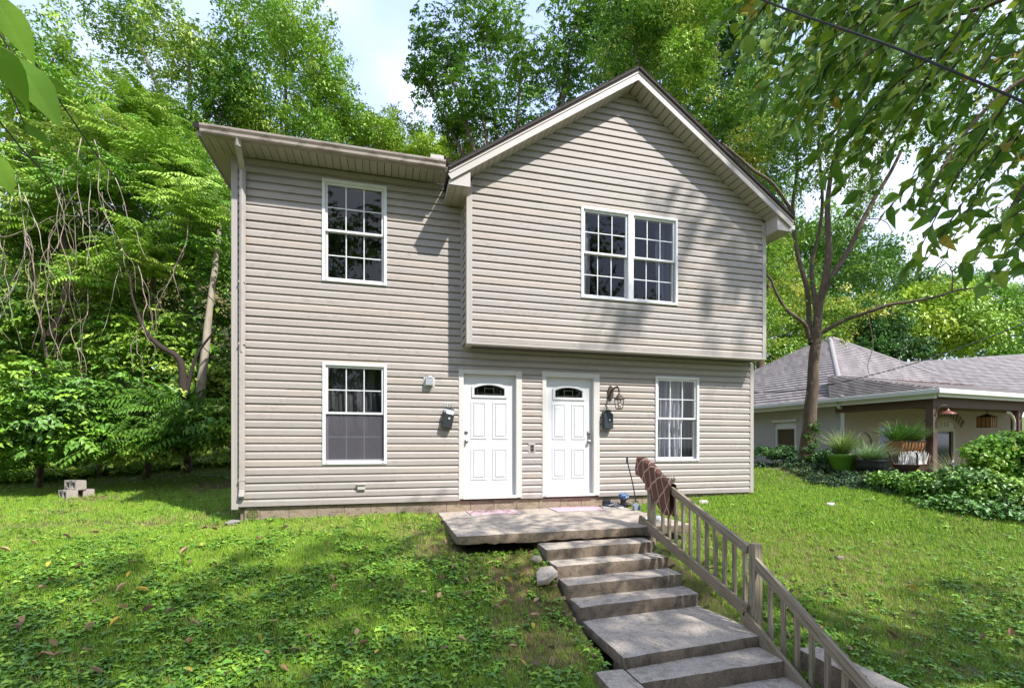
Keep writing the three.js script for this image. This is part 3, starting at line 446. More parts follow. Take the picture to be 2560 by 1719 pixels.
// ---------------------------------------------------------------- porch and steps
// a concrete block with ragged, worn edges: top and sides take different wear
function slab(parent, name, x0, x1, yTop, yBot, z0, z1, skew = 0, seed = 1) {
  const w = x1 - x0, d = z1 - z0, h = yTop - yBot, r = 0.022, wob = (x, y, z) => [(fbm(x * 7, y * 9, z * 7 + seed, 3) - 0.5) * 0.022, (fbm(x * 5 + 9, y * 5, z * 5 + seed, 3) - 0.5) * 0.014, (fbm(x * 7 + 3, y * 9, z * 7 + seed * 2, 3) - 0.5) * 0.022];
  const g = new RoundedBoxGeometry(w, h, d, 3, r), nx = Math.ceil(w / 0.09);
  // finer box for the wobble
  const f = new THREE.BoxGeometry(w, h, d, Math.ceil(w / 0.06), Math.max(3, Math.ceil(h / 0.035)), Math.ceil(d / 0.06)), p = f.attributes.position;
  for (let i = 0; i < p.count; i++) {
    let x = p.getX(i), y = p.getY(i), z = p.getZ(i);
    const cx = clamp(x, -w / 2 + r, w / 2 - r), cy = clamp(y, -h / 2 + r, h / 2 - r), cz = clamp(z, -d / 2 + r, d / 2 - r), v = V(x - cx, y - cy, z - cz); if (v.length() > r) v.setLength(r);
    x = cx + v.x; y = cy + v.y; z = cz + v.z;
    const X = x + (x0 + x1) / 2, Y = y + (yTop + yBot) / 2, Z = z + (z0 + z1) / 2 + skew * (x / w), q = wob(X, Y, Z);
    p.setXYZ(i, X + q[0], Y + q[1] + (y < -h / 2 + 0.03 ? (fbm(X * 9, Z * 9, 3) - 0.5) * 0.05 : 0), Z + q[2]);
  }
  f.computeVertexNormals();
  const ni = boxUV(f), n = ni.attributes.normal, pos = ni.attributes.position, uv = ni.attributes.uv, top = [], side = [];
  const T = { p: [], n: [], u: [] }, S = { p: [], n: [], u: [] };
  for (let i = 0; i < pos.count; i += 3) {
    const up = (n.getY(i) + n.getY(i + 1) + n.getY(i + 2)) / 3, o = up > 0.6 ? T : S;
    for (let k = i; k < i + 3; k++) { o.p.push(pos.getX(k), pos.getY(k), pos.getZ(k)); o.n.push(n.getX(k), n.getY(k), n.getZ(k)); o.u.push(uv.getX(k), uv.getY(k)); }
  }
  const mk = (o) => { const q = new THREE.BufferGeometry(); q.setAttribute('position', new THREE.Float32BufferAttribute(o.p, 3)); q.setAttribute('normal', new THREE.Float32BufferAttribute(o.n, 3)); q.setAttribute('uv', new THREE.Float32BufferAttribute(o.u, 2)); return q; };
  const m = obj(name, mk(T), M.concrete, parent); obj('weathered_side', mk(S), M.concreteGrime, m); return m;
}
const steps = thing('concrete_steps', 'weathered concrete porch slab with steps running down to a landing', 'steps');
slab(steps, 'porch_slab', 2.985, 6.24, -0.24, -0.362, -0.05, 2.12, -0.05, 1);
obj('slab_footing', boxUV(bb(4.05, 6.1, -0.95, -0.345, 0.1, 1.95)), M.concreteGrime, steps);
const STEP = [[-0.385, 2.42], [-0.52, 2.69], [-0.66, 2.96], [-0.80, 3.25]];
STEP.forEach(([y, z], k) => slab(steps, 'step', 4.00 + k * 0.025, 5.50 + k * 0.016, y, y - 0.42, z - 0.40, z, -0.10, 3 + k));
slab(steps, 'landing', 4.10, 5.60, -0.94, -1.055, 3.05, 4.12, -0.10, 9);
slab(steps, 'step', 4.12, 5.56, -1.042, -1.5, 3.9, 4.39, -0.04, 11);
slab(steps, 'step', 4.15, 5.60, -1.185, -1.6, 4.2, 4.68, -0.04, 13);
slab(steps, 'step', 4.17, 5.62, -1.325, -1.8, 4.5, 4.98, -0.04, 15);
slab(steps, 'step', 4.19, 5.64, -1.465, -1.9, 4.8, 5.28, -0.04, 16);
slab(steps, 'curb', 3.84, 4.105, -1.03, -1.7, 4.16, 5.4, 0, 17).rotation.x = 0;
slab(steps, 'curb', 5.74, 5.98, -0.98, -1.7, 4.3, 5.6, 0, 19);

// ---------------------------------------------------------------- railing
{
  const rail = thing('wooden_railing', 'weathered grey wooden handrail with square balusters beside the concrete steps', 'railing');
  const X = 5.63, beam = (a, b, h, t, x, name, mat) => {   // board between two points of the plane x, height h, thickness t
    const dz = b[0] - a[0], dy = b[1] - a[1], L = Math.hypot(dz, dy), g = boxUV(new RoundedBoxGeometry(L, h, t, 2, 0.008).rotateZ(0));
    const m = obj(name, g.rotateZ(Math.atan2(dy, dz)).rotateY(-Math.PI / 2), mat, rail); m.position.set(x, (a[1] + b[1]) / 2, (a[0] + b[0]) / 2); return m;
  };
  const top1 = (z) => 0.31 - 0.358 * (z - 2.6) - 0.045, bot1 = (z) => -0.108 - 0.29 * (z - 1.85) - 0.07, top2 = (z) => -0.17 - 0.605 * (z - 3.84) - 0.05, bot2 = (z) => -0.751 - 0.55 * (z - 3.826) - 0.07;
  beam([1.86, top1(1.86)], [3.86, top1(3.86)], 0.092, 0.04, X - 0.02, 'handrail', M.wood);
  beam([3.90, top2(3.90)], [6.3, top2(6.3)], 0.105, 0.04, X - 0.02, 'handrail', M.wood);
  beam([1.86, bot1(1.86)], [3.90, bot1(3.90)], 0.125, 0.04, X - 0.064, 'bottom_rail', M.woodDark);
  beam([3.84, bot2(3.84)], [6.2, bot2(6.2)], 0.14, 0.04, X - 0.064, 'bottom_rail', M.woodDark);
  const post = (z, y0, y1) => { const m = obj('post', boxUV(new RoundedBoxGeometry(0.088, y1 - y0, 0.088, 2, 0.007), 1, true), M.wood, rail); m.position.set(X + 0.001, (y0 + y1) / 2, z); };
  post(2.06, -0.95, 0.47); post(3.93, -1.35, -0.115); post(6.05, -2.2, -1.45);
  for (let k = 0; k < 11; k++) { const z = 2.30 + k * 0.147, y1 = top1(z) + 0.03, y0 = bot1(z) - 0.06, m = obj('baluster', boxUV(new RoundedBoxGeometry(0.036, y1 - y0, 0.036, 1, 0.004).translate(k * 0.37, k * 0.7, k * 0.21), 1, true).translate(-k * 0.37, -k * 0.7, -k * 0.21), M.wood, rail); m.position.set(X + 0.019 - 0.0385, (y0 + y1) / 2, z); m.position.x = X + 0.0185; m.rotation.y = R(-0.05, 0.05); }
  for (let k = 0; k < 12; k++) { const z = 4.10 + k * 0.15, y1 = top2(z) + 0.03, y0 = bot2(z) - 0.06, m = obj('baluster', boxUV(new RoundedBoxGeometry(0.036, y1 - y0, 0.036, 1, 0.004).translate(k * 0.37, k * 0.7, k * 0.21), 1, true).translate(-k * 0.37, -k * 0.7, -k * 0.21), M.wood, rail); m.position.set(X + 0.0185, (y0 + y1) / 2, z); m.rotation.y = R(-0.05, 0.05); }
  // brown quilted blanket over the top of the handrail
  const c = document.createElement('canvas'); c.width = c.height = 512; const g = c.getContext('2d'); g.fillStyle = '#5f3f35'; g.fillRect(0, 0, 512, 512);
  for (let i = 0; i < 3000; i++) { g.fillStyle = `rgba(${rnd() < 0.5 ? '40,24,20' : '130,95,82'},0.10)`; g.fillRect(rnd() * 512, rnd() * 512, 3, 3); }
  g.strokeStyle = '#b3927f'; g.lineWidth = 11; for (let i = -6; i < 8; i++) { g.beginPath(); g.moveTo(i * 128, 0); g.quadraticCurveTo(i * 128 + 240, 230, i * 128 + 330, 512); g.stroke(); g.beginPath(); g.moveTo(i * 128 + 200, 0); g.quadraticCurveTo(i * 128 - 20, 250, i * 128 - 130, 512); g.stroke(); }
  const t = new THREE.CanvasTexture(c); t.colorSpace = THREE.SRGBColorSpace; t.wrapS = t.wrapT = THREE.RepeatWrapping;
  const nu = 40, nv = 44, P = [], U = [], I = [];
  for (let i = 0; i <= nu; i++) {
    const s = i / nu, z = 1.80 + s * 0.80, yr = top1(z) + 0.06 + 0.055 * Math.sin(Math.PI * Math.min(1, s * 1.25 + 0.1)) * (1 - s * 0.5), hl = 0.20 + 0.20 * smooth(0, 0.92, s) - 0.06 * smooth(0.92, 1, s), hr = 0.42;
    for (let j = 0; j <= nv; j++) {
      const v = j / nv, rad = 0.062 - 0.02 * s; let x, y;
      const arc = Math.PI * rad, L = hl + arc + hr, q = v * L;
      if (q < hl) { x = -rad - 0.015 * Math.sin((1 - q / hl) * 2.2) - 0.02 * (fbm(s * 5, q * 6, 2) - 0.5); y = -(hl - q); } else if (q < hl + arc) { const a = (q - hl) / rad; x = -Math.cos(a) * rad; y = Math.sin(a) * rad * 0.85; } else { x = rad + 0.02 * (fbm(s * 5, q * 6, 8) - 0.5); y = -(q - hl - arc); }
      const puff = 0.012 * Math.abs(Math.sin(s * 12 + q * 9) * Math.sin(s * 12 - q * 9));
      P.push(5.61 + x * (1 + puff * 6) , yr + y + puff, z + 0.10 * clamp(-y, 0, 1) * (q < hl ? -0.4 : 0.5) + 0.01 * (fbm(s * 9, v * 9, 5) - 0.5)); U.push(s * 1.15, q * 1.5);
    }
  }
  for (let i = 0; i < nu; i++) for (let j = 0; j < nv; j++) { const a = i * (nv + 1) + j, b = a + nv + 1; I.push(a, a + 1, b, b, a + 1, b + 1); }
  // cloth thickness: a second skin set 8 mm inside plus its rim is not seen; the sheet is closed by double sides
  const q = new THREE.BufferGeometry(); q.setAttribute('position', new THREE.Float32BufferAttribute(P, 3)); q.setAttribute('uv', new THREE.Float32BufferAttribute(U, 2)); q.setIndex(I); q.computeVertexNormals();
  tag(obj('quilted_blanket', q, new THREE.MeshPhysicalMaterial({ map: t, roughness: 0.85, sheen: 0.4, sheenRoughness: 0.6, side: THREE.DoubleSide })), 'brown quilted blanket with pale stitching draped over the wooden handrail', 'blanket');
}

// ---------------------------------------------------------------- things on the porch and the wall
const PY = -0.238;
function doormat(x0, x1, z0, z1, seed, hues, label) {
  const t = tex(256, 128, (u, v) => { const a = tn(u, v, 26, seed, 2), b = tn(u, v, 40, seed + 3, 2), c = tn(u, v, 14, seed + 6, 2); let k = mixc(hues[0], hues[1], smooth(0.42, 0.58, a)); k = mixc(k, hues[2], smooth(0.56, 0.62, b)); k = mixc(k, hues[3], smooth(0.60, 0.64, c)); const e = Math.min(u, 1 - u, (v) / 2, (1 - v) / 2); return lin(e < 0.015 ? [0.45, 0.4, 0.42] : k); });
  const g = rb(x0, x1, PY, PY + 0.012, z0, z1, 0.004), p = g.attributes.position, uv = new Float32Array(p.count * 2); for (let i = 0; i < p.count; i++) { uv[2 * i] = (p.getX(i) - x0) / (x1 - x0); uv[2 * i + 1] = (p.getZ(i) - z0) / (z1 - z0); } g.setAttribute('uv', new THREE.BufferAttribute(uv, 2));
  const m = obj('doormat', g, std([1, 1, 1], 0.95, { map: t })); m.rotation.y = 0.0; return tag(m, label, 'doormat');
}
doormat(3.44, 4.24, 0.06, 0.56, 3, [[0.62, 0.30, 0.27], [0.62, 0.42, 0.45], [0.65, 0.55, 0.60], [0.12, 0.10, 0.13]], 'coral pink patterned doormat in front of the door with the left knob');
doormat(4.86, 5.72, 0.02, 0.50, 8, [[0.58, 0.30, 0.40], [0.62, 0.36, 0.50], [0.66, 0.52, 0.60], [0.55, 0.28, 0.25]], 'magenta pink patterned doormat in front of the door beside the lamp');
function mailbox(x, y, z, tilt, open, label) {
  const t = thing('mailbox', label, 'mailbox', [x, y, z]); t.scale.setScalar(1.12); t.rotation.z = tilt; t.rotation.x = -0.02;
  obj('box', [rb(-0.075, 0.075, -0.14, 0.10, 0.0, 0.085, 0.008)], open ? M.black : M.slate, t);
  obj('back_plate', rb(-0.07, 0.07, 0.08, 0.155, 0.0, 0.008, 0.004), M.slate, t);
  const lid = obj('lid', [rb(-0.08, 0.08, -0.006, 0.006, 0, 0.105, 0.004)], open ? std([0.30, 0.33, 0.36], 0.35) : M.black, t); lid.position.set(0, 0.13, 0.004); lid.rotation.x = open ? 0.55 : 0.75;
  obj('lock', new THREE.CylinderGeometry(0.015, 0.015, 0.008, 16).rotateX(Math.PI / 2).translate(0.012, 0.0, 0.088), std([0.75, 0.75, 0.75], 0.3, { metalness: 0.4 }), t);
  if (open) obj('letter', bb(-0.045, 0.06, 0.06, 0.105, 0.089, 0.094), std([0.72, 0.76, 0.80], 0.6), t);
  return t;
}
mailbox(3.145, 1.272, 0.03, -0.20, true, 'crooked black wall mailbox with its lid ajar, left of the doors');
mailbox(5.955, 1.283, 0.03, 0.0, false, 'upright dark wall mailbox below the carriage lamp');
{
  const t = thing('wall_lantern', 'dark bronze carriage wall lamp with clear glass beside the door', 'lamp', [6.03, 1.765, 0.028]); t.scale.setScalar(1.25);
  obj('back_plate', [new THREE.CylinderGeometry(0.05, 0.055, 0.022, 20).scale(0.8, 1, 2.0).rotateX(Math.PI / 2).rotateZ(0).translate(0, 0, 0.011)], M.bronze, t);
  obj('arm', [tube([V(0, 0.02, 0.02), V(0.03, 0.07, 0.09), V(0.045, 0.06, 0.15), V(0.05, 0.02, 0.17)], 0.014, 20, 8), new THREE.SphereGeometry(0.018, 10, 8).translate(0.045, 0.075, 0.12)], M.bronze, t);
  const Y = -0.10, lx = 0.05, lz = 0.17;
  obj('roof_cap', [new THREE.LatheGeometry([[0.0, 0.10], [0.012, 0.09], [0.02, 0.06], [0.075, 0.0], [0.078, -0.008], [0.06, -0.012]].map((p) => new THREE.Vector2(...p)), 8), cyl(0.006, 0.006, 0.05, 0, 0.12, 0, 8)].map((g) => (g.index ? g.toNonIndexed() : g).translate(lx, Y + 0.005, lz)), M.bronze, t);
  obj('glass', new THREE.CylinderGeometry(0.064, 0.045, 0.12, 8, 1, true).translate(lx, Y - 0.068, lz), new THREE.MeshPhysicalMaterial({ color: 0xffffff, transmission: 1, thickness: 0, roughness: 0.12, side: THREE.DoubleSide }), t);
  for (let k = 0; k < 4; k++) { const a = Math.PI / 4 + k * Math.PI / 2; obj('bar', tube([V(lx + 0.067 * Math.cos(a), Y - 0.005, lz + 0.067 * Math.sin(a)), V(lx + 0.048 * Math.cos(a), Y - 0.13, lz + 0.048 * Math.sin(a))], 0.0055, 4, 5), M.bronze, t); }
  obj('base', [cyl(0.052, 0.04, 0.014, lx, Y - 0.135, lz, 8)], M.bronze, t); obj('bulb', new THREE.SphereGeometry(0.022, 12, 10).scale(1, 1.5, 1).translate(lx, Y - 0.075, lz), std([0.7, 0.68, 0.62], 0.3), t);
}
// trainers by the wall
function trainer(p, turn, label, dark, sole) {
  const t = thing('running_shoe', label, 'shoe', p, turn, null); t.scale.setScalar(1.18); const P = [], I = [], n = 22, m = 14;
  // upper: ring sections along the foot (x = length 0.29), high at the heel, open collar, low toe
  for (let i = 0; i <= n; i++) { const s = i / n, x = -0.145 + 0.29 * s, w = 0.044 * Math.sqrt(Math.max(0, Math.sin(Math.PI * clamp(s * 0.96 + 0.03, 0, 1)))) * (0.85 + 0.35 * s) + 0.002, h = s < 0.35 ? 0.088 - 0.03 * smooth(0.05, 0.25, s) : 0.072 - 0.042 * smooth(0.35, 0.95, s); for (let j = 0; j <= m; j++) { const a = Math.PI * j / m; P.push(x, 0.024 + h * Math.pow(Math.sin(a), 0.7) * (i === 0 || i === n ? 0.5 : 1), -Math.cos(a) * w); } }
  for (let i = 0; i < n; i++) for (let j = 0; j < m; j++) { const a = i * (m + 1) + j, b = a + m + 1; I.push(a, a + 1, b, b, a + 1, b + 1); }
  const g = new THREE.BufferGeometry(); g.setAttribute('position', new THREE.Float32BufferAttribute(P, 3)); g.setIndex(I); g.computeVertexNormals();
  obj('upper', g, std(dark, 0.7, { side: THREE.DoubleSide }), t);
  const sh = new THREE.Shape(); sh.moveTo(-0.15, 0); sh.bezierCurveTo(-0.16, 0.052, -0.06, 0.04, 0, 0.042); sh.bezierCurveTo(0.08, 0.056, 0.16, 0.05, 0.155, 0); sh.bezierCurveTo(0.16, -0.045, 0.08, -0.05, 0, -0.038); sh.bezierCurveTo(-0.06, -0.036, -0.16, -0.05, -0.15, 0);
  obj('sole', new THREE.ExtrudeGeometry(sh, { depth: 0.020, bevelEnabled: true, bevelSize: 0.004, bevelThickness: 0.003, bevelSegments: 1 }).rotateX(-Math.PI / 2).translate(0, 0.004, 0), std(sole, 0.7), t);
  obj('collar', new THREE.TorusGeometry(0.03, 0.009, 6, 16).scale(1.35, 1, 1).rotateX(Math.PI / 2).rotateZ(-0.12).translate(-0.085, 0.102, 0), std(dark.map((x) => x * 0.6), 0.8), t);
  const lace = []; for (let k = 0; k < 4; k++) lace.push(tube([V(-0.02 + k * 0.025, 0.088 - k * 0.008, -0.026), V(-0.015 + k * 0.025, 0.100 - k * 0.009, 0), V(-0.02 + k * 0.025, 0.088 - k * 0.008, 0.026)], 0.0035, 8, 5)); obj('laces', lace, std([0.55, 0.55, 0.55], 0.8), t);
  const st = []; for (const s of [-1, 1]) st.push(tube([V(0.06, 0.03, s * 0.05), V(0.02, 0.06, s * 0.047), V(-0.05, 0.045, s * 0.043)], 0.006, 12, 5)); obj('stripe', st, std([0.6, 0.6, 0.58], 0.6), t);
  return t;
}
trainer([5.93, PY, 0.30], -0.42, 'dark navy running shoe with white sole beside the magenta doormat', [0.022, 0.026, 0.04], [0.55, 0.54, 0.52]);
trainer([6.02, PY, 0.13], -0.25, 'dark running shoe with white stripe set behind its pair by the wall', [0.014, 0.016, 0.024], [0.5, 0.5, 0.48]);
{
  const t = thing('rubber_boot', 'short dark boot with a blue patterned cuff against the wall', 'boot', [6.19, PY, 0.20], -0.5); t.scale.setScalar(0.92);
  obj('foot', new THREE.SphereGeometry(0.055, 16, 10).scale(1.9, 0.85, 0.85).translate(0.05, 0.046, 0), M.black, t);
  obj('shaft', new THREE.LatheGeometry([[0.0, 0.02], [0.048, 0.02], [0.05, 0.09], [0.056, 0.15]].map((p) => new THREE.Vector2(...p)), 16), M.black, t);
  const bt = tex(128, 128, (u, v) => { const a = tn(u, v, 16, 3, 2), b = tn(u, v, 22, 8, 2); return lin(mixc(mixc([0.012, 0.03, 0.09], [0.03, 0.09, 0.24], smooth(0.42, 0.55, a)), [0.36, 0.43, 0.52], smooth(0.60, 0.66, b))); });
  const cg = new THREE.SphereGeometry(0.09, 20, 14).scale(1.15, 0.82, 1), p = cg.attributes.position; for (let i = 0; i < p.count; i++) { const k = 1 + 0.25 * (fbm(p.getX(i) * 22, p.getY(i) * 22, p.getZ(i) * 22, 2) - 0.5); p.setXYZ(i, p.getX(i) * k, p.getY(i) * k, p.getZ(i) * k); } cg.computeVertexNormals();
  obj('cuff', cg.translate(0.01, 0.20, 0), std([1, 1, 1], 0.7, { map: bt }), t);
}
{
  const b = V(6.16, PY, 0.62), t = thing('long_handled_dustpan', 'long handled grey dustpan leaning on the railing post', 'dustpan', b);
  obj('handle', tube([V(0.045, 0.13, 0.0), V(-0.03, 0.45, 0.02), V(-0.13, 0.80, 0.03)], 0.010, 12, 8), M.black, t);
  obj('grip', cyl(0.017, 0.017, 0.09, -0.137, 0.83, 0.032, 10), M.black, t);
  obj('yoke', [new THREE.TorusGeometry(0.045, 0.008, 6, 16, Math.PI).translate(0.04, 0.115, 0)], M.black, t);
  const s = new THREE.Shape([[-0.055, 0], [0.055, 0], [0.048, 0.115], [-0.048, 0.115]].map((p) => new THREE.Vector2(...p)));
  obj('pan', [new THREE.ExtrudeGeometry(s, { depth: 0.008, bevelEnabled: false }).rotateX(-0.25).translate(0.035, 0.004, 0.02), bb(-0.024, -0.016, 0.0, 0.08, 0.0, 0.07), bb(0.088, 0.096, 0.0, 0.08, 0.0, 0.07)], std([0.16, 0.19, 0.25], 0.5), t);
}
{ // folded paper on the slab beyond the railing
  const t = thing('crumpled_paper', 'crumpled white paper lying on the porch slab behind the balusters', 'paper', [5.86, PY, 1.72]);
  const g = new THREE.IcosahedronGeometry(0.11, 3).scale(1.3, 0.32, 0.8), p = g.attributes.position; for (let i = 0; i < p.count; i++) { const k = 1 + 0.9 * (noise3(p.getX(i) * 14 + 3, p.getY(i) * 30, p.getZ(i) * 14) - 0.5); p.setXYZ(i, p.getX(i) * k, p.getY(i) * k, p.getZ(i) * k); } g.computeVertexNormals();
  obj('sheet', g.translate(0, 0.035, 0), std([0.62, 0.64, 0.68], 0.8), t); obj('sheet', bb(-0.02, 0.20, 0.0, 0.008, -0.12, 0.06), std([0.6, 0.6, 0.6], 0.8), t);
}
// curtains behind the glass
function curtain(x0, x1, y0, y1, z, col, folds, label, amp = 0.03, gather = 0) {
  const nu = 90, nv = 16, P = [], I = [], C = [];
  for (let j = 0; j <= nv; j++) for (let i = 0; i <= nu; i++) { const s = i / nu, v = j / nv, ph = s * folds * 6.283 + Math.sin(v * 2 + folds) * 0.7 + 1.4 * noise3(s * 5, v * 2, folds); P.push(x0 + (x1 - x0) * (s + gather * (0.5 - Math.abs(v - 0.45)) * Math.sin(s * 6.28) * 0.1) + gather * 0.1 * (v - 0.5), y0 + (y1 - y0) * v, z + amp * Math.sin(ph) + amp * 0.5 * Math.sin(ph * 2.3 + v * 3)); }
  for (let j = 0; j < nv; j++) for (let i = 0; i < nu; i++) { const a = j * (nu + 1) + i, b = a + nu + 1; I.push(a, a + 1, b, b, a + 1, b + 1); }
  const g = new THREE.BufferGeometry(); g.setAttribute('position', new THREE.Float32BufferAttribute(P, 3)); g.setIndex(I); g.computeVertexNormals();
  return tag(obj('curtain', g, new THREE.MeshPhysicalMaterial({ color: new THREE.Color().setRGB(...col), roughness: 0.9, transmission: 0.25, thickness: 0, side: THREE.DoubleSide })), label, 'curtain');
}
curtain(6.95, 7.62, 0.5, 2.1, -0.19, [0.40, 0.41, 0.46], 5, 'pale grey curtain hanging in the lower right window', 0.04, 1);
curtain(7.60, 7.82, 0.5, 2.1, -0.22, [0.08, 0.09, 0.11], 2.5, 'dark curtain edge beside the pale curtain in the lower right window', 0.03);
curtain(5.37, 5.57, 3.2, 4.85, BZ - 0.2, [0.20, 0.21, 0.26], 2, 'grey blue curtain bunched at the left of the gable window', 0.03);
curtain(6.86, 7.13, 3.2, 4.85, BZ - 0.22, [0.10, 0.12, 0.16], 2.2, 'dark blue curtain bunched at the right of the gable window', 0.03);
curtain(1.27, 2.16, 0.5, 2.1, -0.24, [0.05, 0.05, 0.055], 4, 'charcoal curtain drawn across the lower left window', 0.03);

// ---------------------------------------------------------------- stones, blocks and litter on the lawn
function rock(p, s, label, col, seed, squash = 0.6) {
  const g = new THREE.IcosahedronGeometry(1, 3), q = g.attributes.position; for (let i = 0; i < q.count; i++) { const k = 0.75 + 0.5 * noise3(q.getX(i) * 1.6 + seed, q.getY(i) * 1.6, q.getZ(i) * 1.6) + 0.12 * (noise3(q.getX(i) * 6 + seed, q.getY(i) * 6, q.getZ(i) * 6) - 0.5); q.setXYZ(i, q.getX(i) * k * s[0], q.getY(i) * k * s[1], q.getZ(i) * k * s[2]); } g.computeVertexNormals();
  const m = obj('stone', boxUV(g), std(col, 0.95, { bumpMap: bumpTex, bumpScale: 0.006 })); m.position.copy(p); m.position.y += s[1] * 0.35; return tag(m, label, 'stone');
}
rock(onGround(2077, 1266), [0.085, 0.055, 0.06], 'smooth white stone lying alone on the right lawn', [0.55, 0.53, 0.48], 3);
rock(onGround(1760, 1260), [0.10, 0.06, 0.07], 'pale stone on the bare earth by the house corner', [0.45, 0.41, 0.36], 8);
{ const sh = new THREE.Shape([[-0.17, -0.05], [-0.06, -0.11], [0.10, -0.09], [0.15, 0.03], [0.06, 0.12], [-0.05, 0.07]].map((p) => new THREE.Vector2(...p))), m = obj('broken_slab', boxUV(new THREE.ExtrudeGeometry(sh, { depth: 0.05, bevelEnabled: true, bevelSize: 0.008, bevelThickness: 0.008, bevelSegments: 2 }).rotateX(-Math.PI / 2)), M.concrete); m.position.set(3.90, ground(3.9, 2.72) + 0.035, 2.72); m.rotation.set(0.12, 0.5, 0.22); tag(m, 'broken slab of pale concrete wedged beside the upper steps', 'slab'); }
rock(V(3.90, ground(3.9, 2.42) + 0.02, 2.42), [0.06, 0.045, 0.05], 'small tan stone under the porch slab edge', [0.33, 0.28, 0.22], 15);
rock(V(0.05, -0.30, 0.12), [0.10, 0.05, 0.07], 'grey stone below the downspout', [0.25, 0.23, 0.2], 18);
rock(onGround(2100, 1398), [0.05, 0.035, 0.04], 'brown pebble on the lawn right of the railing', [0.25, 0.2, 0.16], 19);
function cinder(p, turn, label, tilt = 0) {
  const s = new THREE.Shape([[-0.2, -0.1], [0.2, -0.1], [0.2, 0.1], [-0.2, 0.1]].map((q) => new THREE.Vector2(...q))); for (const cx of [-0.095, 0.095]) s.holes.push(rectHole([cx - 0.065, cx + 0.065, -0.065, 0.065]));
  const m = obj('concrete_block', boxUV(new THREE.ExtrudeGeometry(s, { depth: 0.19, bevelEnabled: true, bevelSize: 0.004, bevelThickness: 0.004, bevelSegments: 1 }).translate(0, 0, -0.095)), M.greyBlock); m.position.copy(p); m.rotation.set(tilt, turn, 0); return tag(m, label, 'concrete block', 'stacked concrete blocks on the lawn');
}
{
  const p = onGround(185, 1242); const y = p.y;
  cinder(V(p.x - 0.06, y + 0.06, p.z + 0.10), -0.75, 'lower concrete block of the small stack, end hollow showing');
  cinder(V(p.x + 0.13, y + 0.06, p.z - 0.16), -0.85, 'lower concrete block of the small stack, nearer the house');
  cinder(V(p.x + 0.02, y + 0.268, p.z), -0.6, 'upper concrete block lying across two others on the lawn');
}

